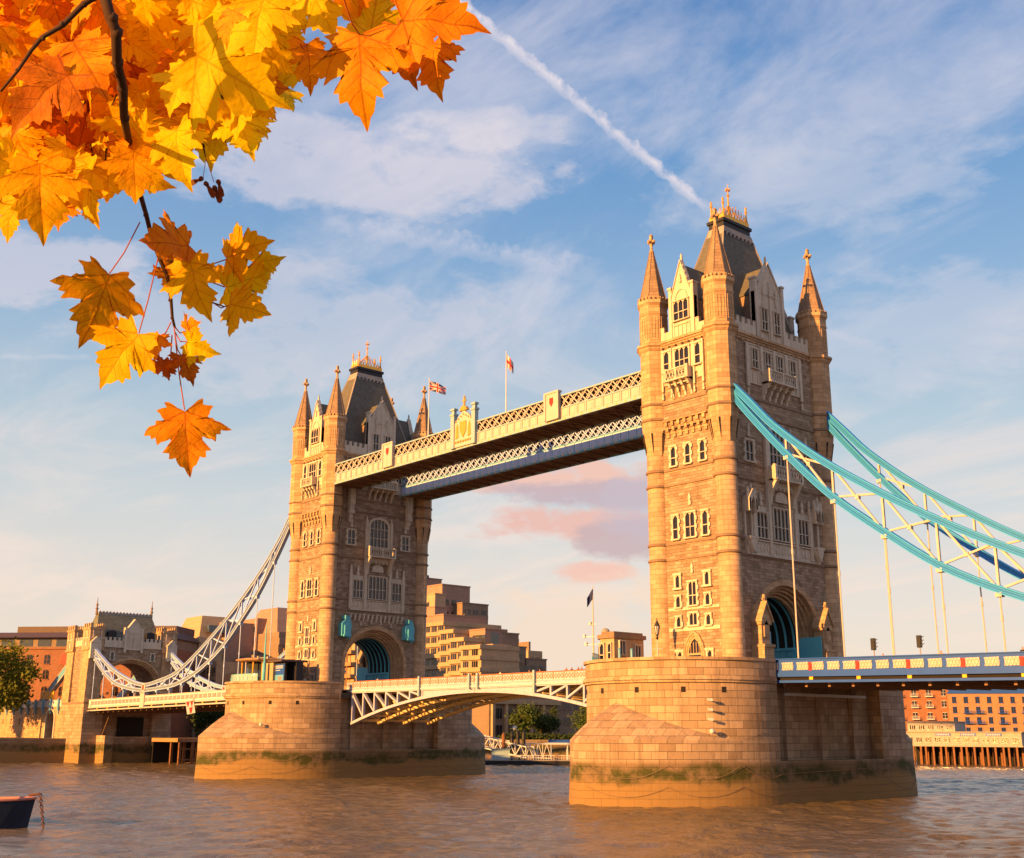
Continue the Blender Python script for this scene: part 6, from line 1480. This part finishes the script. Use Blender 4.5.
def maplemat(name, c1, c2, cv, trans):
    global N, Lk
    m = bpy.data.materials.new(name); m.use_nodes = True; N = m.node_tree.nodes; Lk = m.node_tree.links; bs = N['Principled BSDF']
    tc = nd('ShaderNodeTexCoord'); U = tc.outputs['UV']; s = nd('ShaderNodeSeparateXYZ'); Lk.new(U, s.inputs[0]); x = mth('ABSOLUTE', s.outputs[0]); y = mth('SUBTRACT', s.outputs[1], .04)
    oi = nd('ShaderNodeObjectInfo'); mp = nd('ShaderNodeVectorMath', operation='ADD'); Lk.new(U, mp.inputs[0]); cx_ = nd('ShaderNodeCombineXYZ'); Lk.new(mth('MULTIPLY', oi.outputs['Random'], 50), cx_.inputs[0]); Lk.new(cx_.outputs[0], mp.inputs[1])
    nz = noise(mp.outputs[0], 2.6, 5, .65); nf = noise(mp.outputs[0], 14, 4, .7)
    c = mixc(rampn(nz, [(.35, 0), (.66, 1)]), c1, c2)
    # veins: distance to five straight ribs in leaf space, plus side veins
    vein = None
    for dx, dy, ox, oy in ((0, 1, 0, 0), (.80, .36, 0, 0), (.36, -.17, 0, 0), (.9, .85, 0, .12), (.9, .75, 0, .3), (.9, .8, 0, .48), (.9, .8, 0, .64), (.75, .75, .2, .09), (.4, .9, .35, .157), (.8, -.15, .3, .13)):
        L_ = math.hypot(dx, dy); dx /= L_; dy /= L_
        cr = mth('ABSOLUTE', mth('SUBTRACT', mth('MULTIPLY', mth('SUBTRACT', x, ox), dy), mth('MULTIPLY', mth('SUBTRACT', y, oy), dx)))
        al = mth('ADD', mth('MULTIPLY', mth('SUBTRACT', x, ox), dx), mth('MULTIPLY', mth('SUBTRACT', y, oy), dy))
        wd = .012 if (ox, oy) == (0, 0) else .006
        lim = 2.0 if (ox, oy) == (0, 0) else .3
        f = mth('MULTIPLY', mth('LESS_THAN', cr, wd), mth('MULTIPLY', mth('GREATER_THAN', al, 0), mth('LESS_THAN', al, lim)))
        vein = f if vein is None else mth('MAXIMUM', vein, f)
    c = mixc(mth('MULTIPLY', vein, .55), c, cv)
    c = mixc(rampn(nf, [(.60, 0), (.72, .6)]), c, cv)
    hv = nd('ShaderNodeHueSaturation'); Lk.new(c, hv.inputs['Color']); Lk.new(mth('ADD', .492, mth('MULTIPLY', oi.outputs['Random'], .02)), hv.inputs['Hue']); c = hv.outputs[0]
    Lk.new(c, bs.inputs['Base Color']); bs.inputs['Roughness'].default_value = .55; bs.inputs['Specular IOR Level'].default_value = .15
    tr = nd('ShaderNodeBsdfTranslucent'); Lk.new(c, tr.inputs[0]); mx = nd('ShaderNodeMixShader'); mx.inputs[0].default_value = trans
    Lk.new(bs.outputs[0], mx.inputs[1]); Lk.new(tr.outputs[0], mx.inputs[2]); Lk.new(mx.outputs[0], N['Material Output'].inputs[0])
    bp = nd('ShaderNodeBump'); bp.inputs['Strength'].default_value = .35; bp.inputs['Distance'].default_value = .02; Lk.new(mth('ADD', nz, vein), bp.inputs['Height']); Lk.new(bp.outputs[0], bs.inputs['Normal'])
    return m
M['leaf_yellow'] = maplemat('yellow_maple_leaf', (.92, .62, .004), (.96, .74, .006), (.66, .34, .004), .6)
M['leaf_gold'] = maplemat('golden_maple_leaf', (.88, .46, .003), (.94, .62, .004), (.52, .16, .003), .6)
M['leaf_orange'] = maplemat('orange_maple_leaf', (.70, .235, .003), (.84, .38, .004), (.32, .06, .003), .5)
M['leaf_rust'] = maplemat('rust_maple_leaf', (.42, .095, .002), (.58, .17, .003), (.18, .03, .003), .45)
M['twigbark'] = mat('maple_bark', (.07, .035, .022), .9, var=.25, vscale=40)
LM = []
for s_ in range(9):
    o = leaf_mesh(100 + s_).build('leaf', 'leaf_gold', None, True, recalc=False); LM.append(o.data); bpy.data.objects.remove(o)
bo = at(100, -60, 3.0)
br = thing('maple_branch', bo, 'autumn maple branch with yellow and orange leaves hanging into the upper left corner', 'tree branch')
rnd = random.Random(21)
def orient(px_, py_, dist, size_px, tipdeg, tilt=0, roll=0):
    """tipdeg: direction of the leaf tip seen in the view, 0 = right, 90 = up"""
    p = at(px_, py_, dist); a = R(tipdeg); tip = RT * math.cos(a) + UP * math.sin(a); nrm = -FWD
    side = tip.cross(nrm).normalized()
    q1 = Matrix.Rotation(R(roll), 3, tip); nrm = q1 @ nrm; side = q1 @ side; q2 = Matrix.Rotation(R(tilt), 3, side); nrm = q2 @ nrm; tip = q2 @ tip
    s = size_px / FPX * dist; return p, tip, side, nrm, s
def place(px_, py_, dist, size, tip, material, tilt=None, roll=None, mesh=None, stalk=None):
    tilt = rnd.uniform(-35, 35) if tilt is None else tilt; roll = rnd.uniform(-35, 35) if roll is None else roll
    p, t, sd_, n, s = orient(px_, py_, dist, size, tip, tilt, roll)
    o = bpy.data.objects.new('leaf', mesh or rnd.choice(LM)); col.objects.link(o); o.parent = br
    o.material_slots[0].link = 'OBJECT'; o.material_slots[0].material = M[material]
    org = p - t * s * .42 - br.location
    mm = Matrix.Identity(4)
    for i in range(3): mm[i][0] = sd_[i] * s; mm[i][1] = t[i] * s; mm[i][2] = n[i] * s; mm[i][3] = org[i]
    o.matrix_local = mm
    if stalk is not None:
        e = at(*stalk); b = p - t * s * .39; q = MB(); mid = (e + b) / 2 + Vector((0, 0, -.012)); q.tube([e, e * .6 + mid * .4, mid, b], .0016, 5); q.build('leaf_stalk', 'stalk', br)
    return o
M['stalk'] = mat('leaf_stalk', (.35, .09, .02), .7, var=.1)
def stem(pts, r0, r1, dist=3.0, name='branch', material='twigbark'):
    P = [at(x, y, dist + (d[0] if d else 0)) for x, y, *d in pts]; n = len(P); q = MB()
    q.tube([p + Vector((rnd.uniform(-1, 1), rnd.uniform(-1, 1), rnd.uniform(-1, 1))) * .002 for p in P], [r0 + (r1 - r0) * k / (n - 1) for k in range(n)], 8)
    for k in range(1, n - 1): q.ball(P[k], (r0 + (r1 - r0) * k / (n - 1)) * 1.25, 6)
    return q.build(name, material, br, True)
stem([(60, -170, -.9), (85, -60, -.9), (103, -8, -.95), (112, 18, -.97), (117, 32, -.97), (118, 62, -.95), (122, 88, -.9), (125, 118, -.8), (131, 150, -.5), (138, 185, -.2), (146, 215), (152, 238), (160, 258), (167, 276), (170, 300), (172, 318), (175, 328)], .010, .0032)
stem([(103, -8), (84, 4), (62, 24), (43, 38), (30, 52), (17, 70), (0, 92)], .0055, .002, 2.05)
stem([(84, 4), (60, -30), (20, -60)], .008, .006, 2.98); stem([(43, 38), (22, 66), (24, 88)], .003, .0015, 2.98, 'twig'); stem([(118, 95), (103, 112), (90, 128), (80, 134)], .004, .0018, 2.96, 'twig'); stem([(120, 94), (130, 103), (133, 106)], .004, .002, 2.96, 'twig')
stem([(118, -10), (140, 6), (152, 14), (170, 18)], .005, .0018, 2.8, 'twig'); stem([(160, 258), (172, 262), (186, 264), (196, 267)], .0035, .002, 2.97, 'twig'); stem([(200, 115), (216, 120), (228, 124)], .003, .0015, 2.7, 'twig')
stem([(200, 132), (204, 146), (206, 158)], .003, .001, 2.7, 'twig'); stem([(204, 295), (212, 302), (224, 306)], .003, .0015, 2.95, 'twig'); stem([(180, -20), (186, 0), (189, 10)], .004, .002, 2.85, 'twig'); stem([(245, -10), (243, 0), (250, 20)], .003, .001, 2.9, 'twig')
for k in range(14):
    x, y = rnd.uniform(5, 130), rnd.uniform(60, 150); stem([(x, y), (x + rnd.uniform(-6, 6), y + 12), (x + rnd.uniform(-14, 14), y + 26)], .0018, .0008, 2.55, 'twig')
# hanging leaves, one by one
H = [(101, 300, 3.0, 74, -112, 'leaf_orange', 15, -38, (140, 222, 3.0)), (123, 352, 2.95, 66, -125, 'leaf_gold', 10, 12, (158, 258, 3.0)), (157, 344, 3.0, 27, -100, 'leaf_orange', 20, 20, (171, 322, 3.0)), (161, 367, 3.0, 28, -150, 'leaf_rust', 50, 20, (172, 335, 3.0)),
     (186, 364, 3.0, 34, -75, 'leaf_rust', 30, -40, (175, 335, 3.0)), (197, 347, 2.97, 36, -20, 'leaf_yellow', 15, 25, (175, 332, 3.0)), (190, 328, 3.0, 30, 20, 'leaf_orange', 55, 0, (174, 326, 3.0)), (186, 434, 2.95, 66, -86, 'leaf_orange', 5, -8, (174, 326, 3.0)),
     (171, 244, 3.0, 60, -160, 'leaf_orange', 58, 10, None), (195, 283, 2.9, 60, -75, 'leaf_gold', 5, 15, (165, 268, 3.0)), (242, 251, 2.95, 56, 10, 'leaf_gold', 30, -20, (186, 264, 2.97)), (246, 281, 3.0, 62, 5, 'leaf_gold', -30, 30, (196, 267, 2.97)), (243, 307, 2.92, 52, -20, 'leaf_gold', 35, -10, (212, 302, 2.95)), (262, 262, 3.02, 40, 20, 'leaf_gold', 40, 30, None),
     (175, 268, 3.05, 44, 100, 'leaf_orange', 50, 10, None),
     (360, 66, 2.3, 88, -88, 'leaf_orange', 8, 10, (344, 0, 2.3)), (404, 46, 2.4, 66, -75, 'leaf_rust', 10, 20, (398, 18, 2.4)), (432, 20, 2.3, 86, -8, 'leaf_orange', 12, -15, (398, 18, 2.4)), (434, 62, 2.35, 58, -80, 'leaf_orange', 15, 25, None), (424, -2, 2.4, 60, 30, 'leaf_rust', 20, 10, None),
     (309, 60, 2.5, 48, -85, 'leaf_orange', 10, -20, (300, 44, 2.5)), (318, 4, 2.45, 60, -62, 'leaf_yellow', 10, 10, None), (374, 12, 2.5, 66, 80, 'leaf_gold', -5, 15, None), (330, 62, 2.55, 34, -60, 'leaf_gold', 40, 30, None), (352, -16, 2.5, 60, -90, 'leaf_orange', 0, 0, None)]
for (x, y, d, s, tp, mt, ti, ro, stk) in H: place(x, y, d, s * .9, tp, mt, ti, ro, stalk=stk)
# the dense cluster
POLY = [(-30, -30), (300, -30), (296, 20), (284, 60), (274, 88), (268, 110), (246, 128), (226, 136), (196, 140), (184, 158), (166, 158), (150, 178), (128, 176), (104, 168), (84, 176), (78, 200), (56, 200), (40, 186), (26, 206), (-30, 205)]
def inside(x, y, P):
    c = False
    for (x1, y1), (x2, y2) in zip(P, P[1:] + P[:1]):
        if (y1 > y) != (y2 > y) and x < (x2 - x1) * (y - y1) / (y2 - y1) + x1: c = not c
    return c
def colour(x, y):
    r = rnd.random()
    if x > 125 and y < 150: return 'leaf_yellow' if r < .8 else 'leaf_gold' if r < .9 else 'leaf_orange'
    if x < 125 and 25 < y < 150: return 'leaf_rust' if r < .3 else 'leaf_orange' if r < .55 else 'leaf_gold' if r < .85 else 'leaf_yellow'
    if y >= 130: return 'leaf_gold' if r < .45 else 'leaf_yellow' if r < .85 else 'leaf_orange'
    return 'leaf_gold' if r < .4 else 'leaf_yellow' if r < .65 else 'leaf_orange'
# named big front leaves
for (x, y, d, s, tp, mt, ti, ro) in ((225, 72, 2.1, 118, -30, 'leaf_yellow', 10, 10), (180, 82, 2.2, 66, -100, 'leaf_yellow', 25, 20), (40, 190, 2.3, 88, -88, 'leaf_gold', 12, -14), (70, 178, 2.35, 66, -60, 'leaf_gold', 30, 20), (178, 150, 2.3, 72, -75, 'leaf_yellow', 15, 15), (134, 170, 2.3, 66, -88, 'leaf_gold', 15, -20), (243, 130, 2.35, 60, -70, 'leaf_yellow', 20, -10),
       (45, 92, 2.15, 92, -125, 'leaf_rust', 22, 12), (84, 60, 2.2, 84, -60, 'leaf_orange', 25, -12), (258, 20, 2.3, 78, -100, 'leaf_yellow', 10, 0), (12, 214, 2.4, 50, -100, 'leaf_gold', 15, 15), (262, 100, 2.4, 46, -50, 'leaf_gold', 30, 25), (228, 22, 2.0, 44, -95, 'leaf_orange', 20, 30), (62, 214, 2.5, 34, -90, 'leaf_orange', 35, 10), (90, 200, 2.5, 50, -75, 'leaf_gold', 20, 25), (108, 178, 2.5, 50, -95, 'leaf_gold', 20, -25)):
    place(x, y, d, s * .76, tp, mt, ti, ro)
cnt = 0; tries = 0
while cnt < 50:
    x, y = rnd.uniform(-25, 285), rnd.uniform(-25, 195)
    if not inside(x, y, POLY): continue
    place(x, y, rnd.uniform(2.3, 3.1), rnd.uniform(34, 60), rnd.gauss(-90, 45), colour(x, y), rnd.uniform(-45, 60), rnd.uniform(-45, 45)); cnt += 1
# leaves deeper in the spray, as one mass
q = MB(); tm = ['leaf_yellow', 'leaf_gold', 'leaf_orange', 'leaf_rust']; cnt = 0
SH = [leaf_mesh(300 + k) for k in range(4)]
while cnt < 520:
    x, y = rnd.uniform(-60, 290), rnd.uniform(-60, 190)
    if not inside(x, y, POLY) and y > -25: continue
    p, t_, s2, n_, s = orient(x, y, rnd.uniform(2.35, 3.6), rnd.uniform(28, 52), rnd.gauss(-90, 50), rnd.uniform(-50, 55), rnd.uniform(-50, 50)); g = rnd.choice(SH); q.cm = tm.index(colour(x, y)); base_ = len(q.v)
    for v in g.v: q.v.append(tuple(p + s2 * v[0] * s + t_ * (v[1] - .42) * s + n_ * v[2] * s))
    for fi, f in enumerate(g.f): q.uv[len(q.f)] = g.uv[fi]; q.f.append(tuple(i + base_ for i in f)); q.mi.append(q.cm)
    cnt += 1
tag(q.build('foliage', tm, br, True, recalc=False), kind='stuff')
# winged seeds
for (x, y, a) in ((205, 182, -60), (214, 186, -70), (218, 180, -80), (203, 178, 200)):
    q = MB(); p = at(x, y, 2.7); d = RT * math.cos(R(a)) + UP * math.sin(R(a)); s2 = d.cross(FWD).normalized(); L_ = .04
    pts = [(0, .003), (.15, .006), (.3, .004), (.6, .008), (.9, .008), (1, .002)]; A = [q.p(p + d * u * L_ + s2 * wv) for u, wv in pts]; B = [q.p(p + d * u * L_ - s2 * wv * .7 + FWD * .002) for u, wv in pts]
    for k in range(5): q.face((A[k], A[k + 1], B[k + 1], B[k]))
    q.ball(p + d * .004, .006, 6); q.build('winged_seed', 'rust', br)
for a, b in (((206, 158), (203, 178)), ((206, 158), (214, 182))):
    q = MB(); q.tube([at(*a, 2.7), at(*b, 2.7)], .0007, 4); q.build('seed_stalk', 'stalk', br)
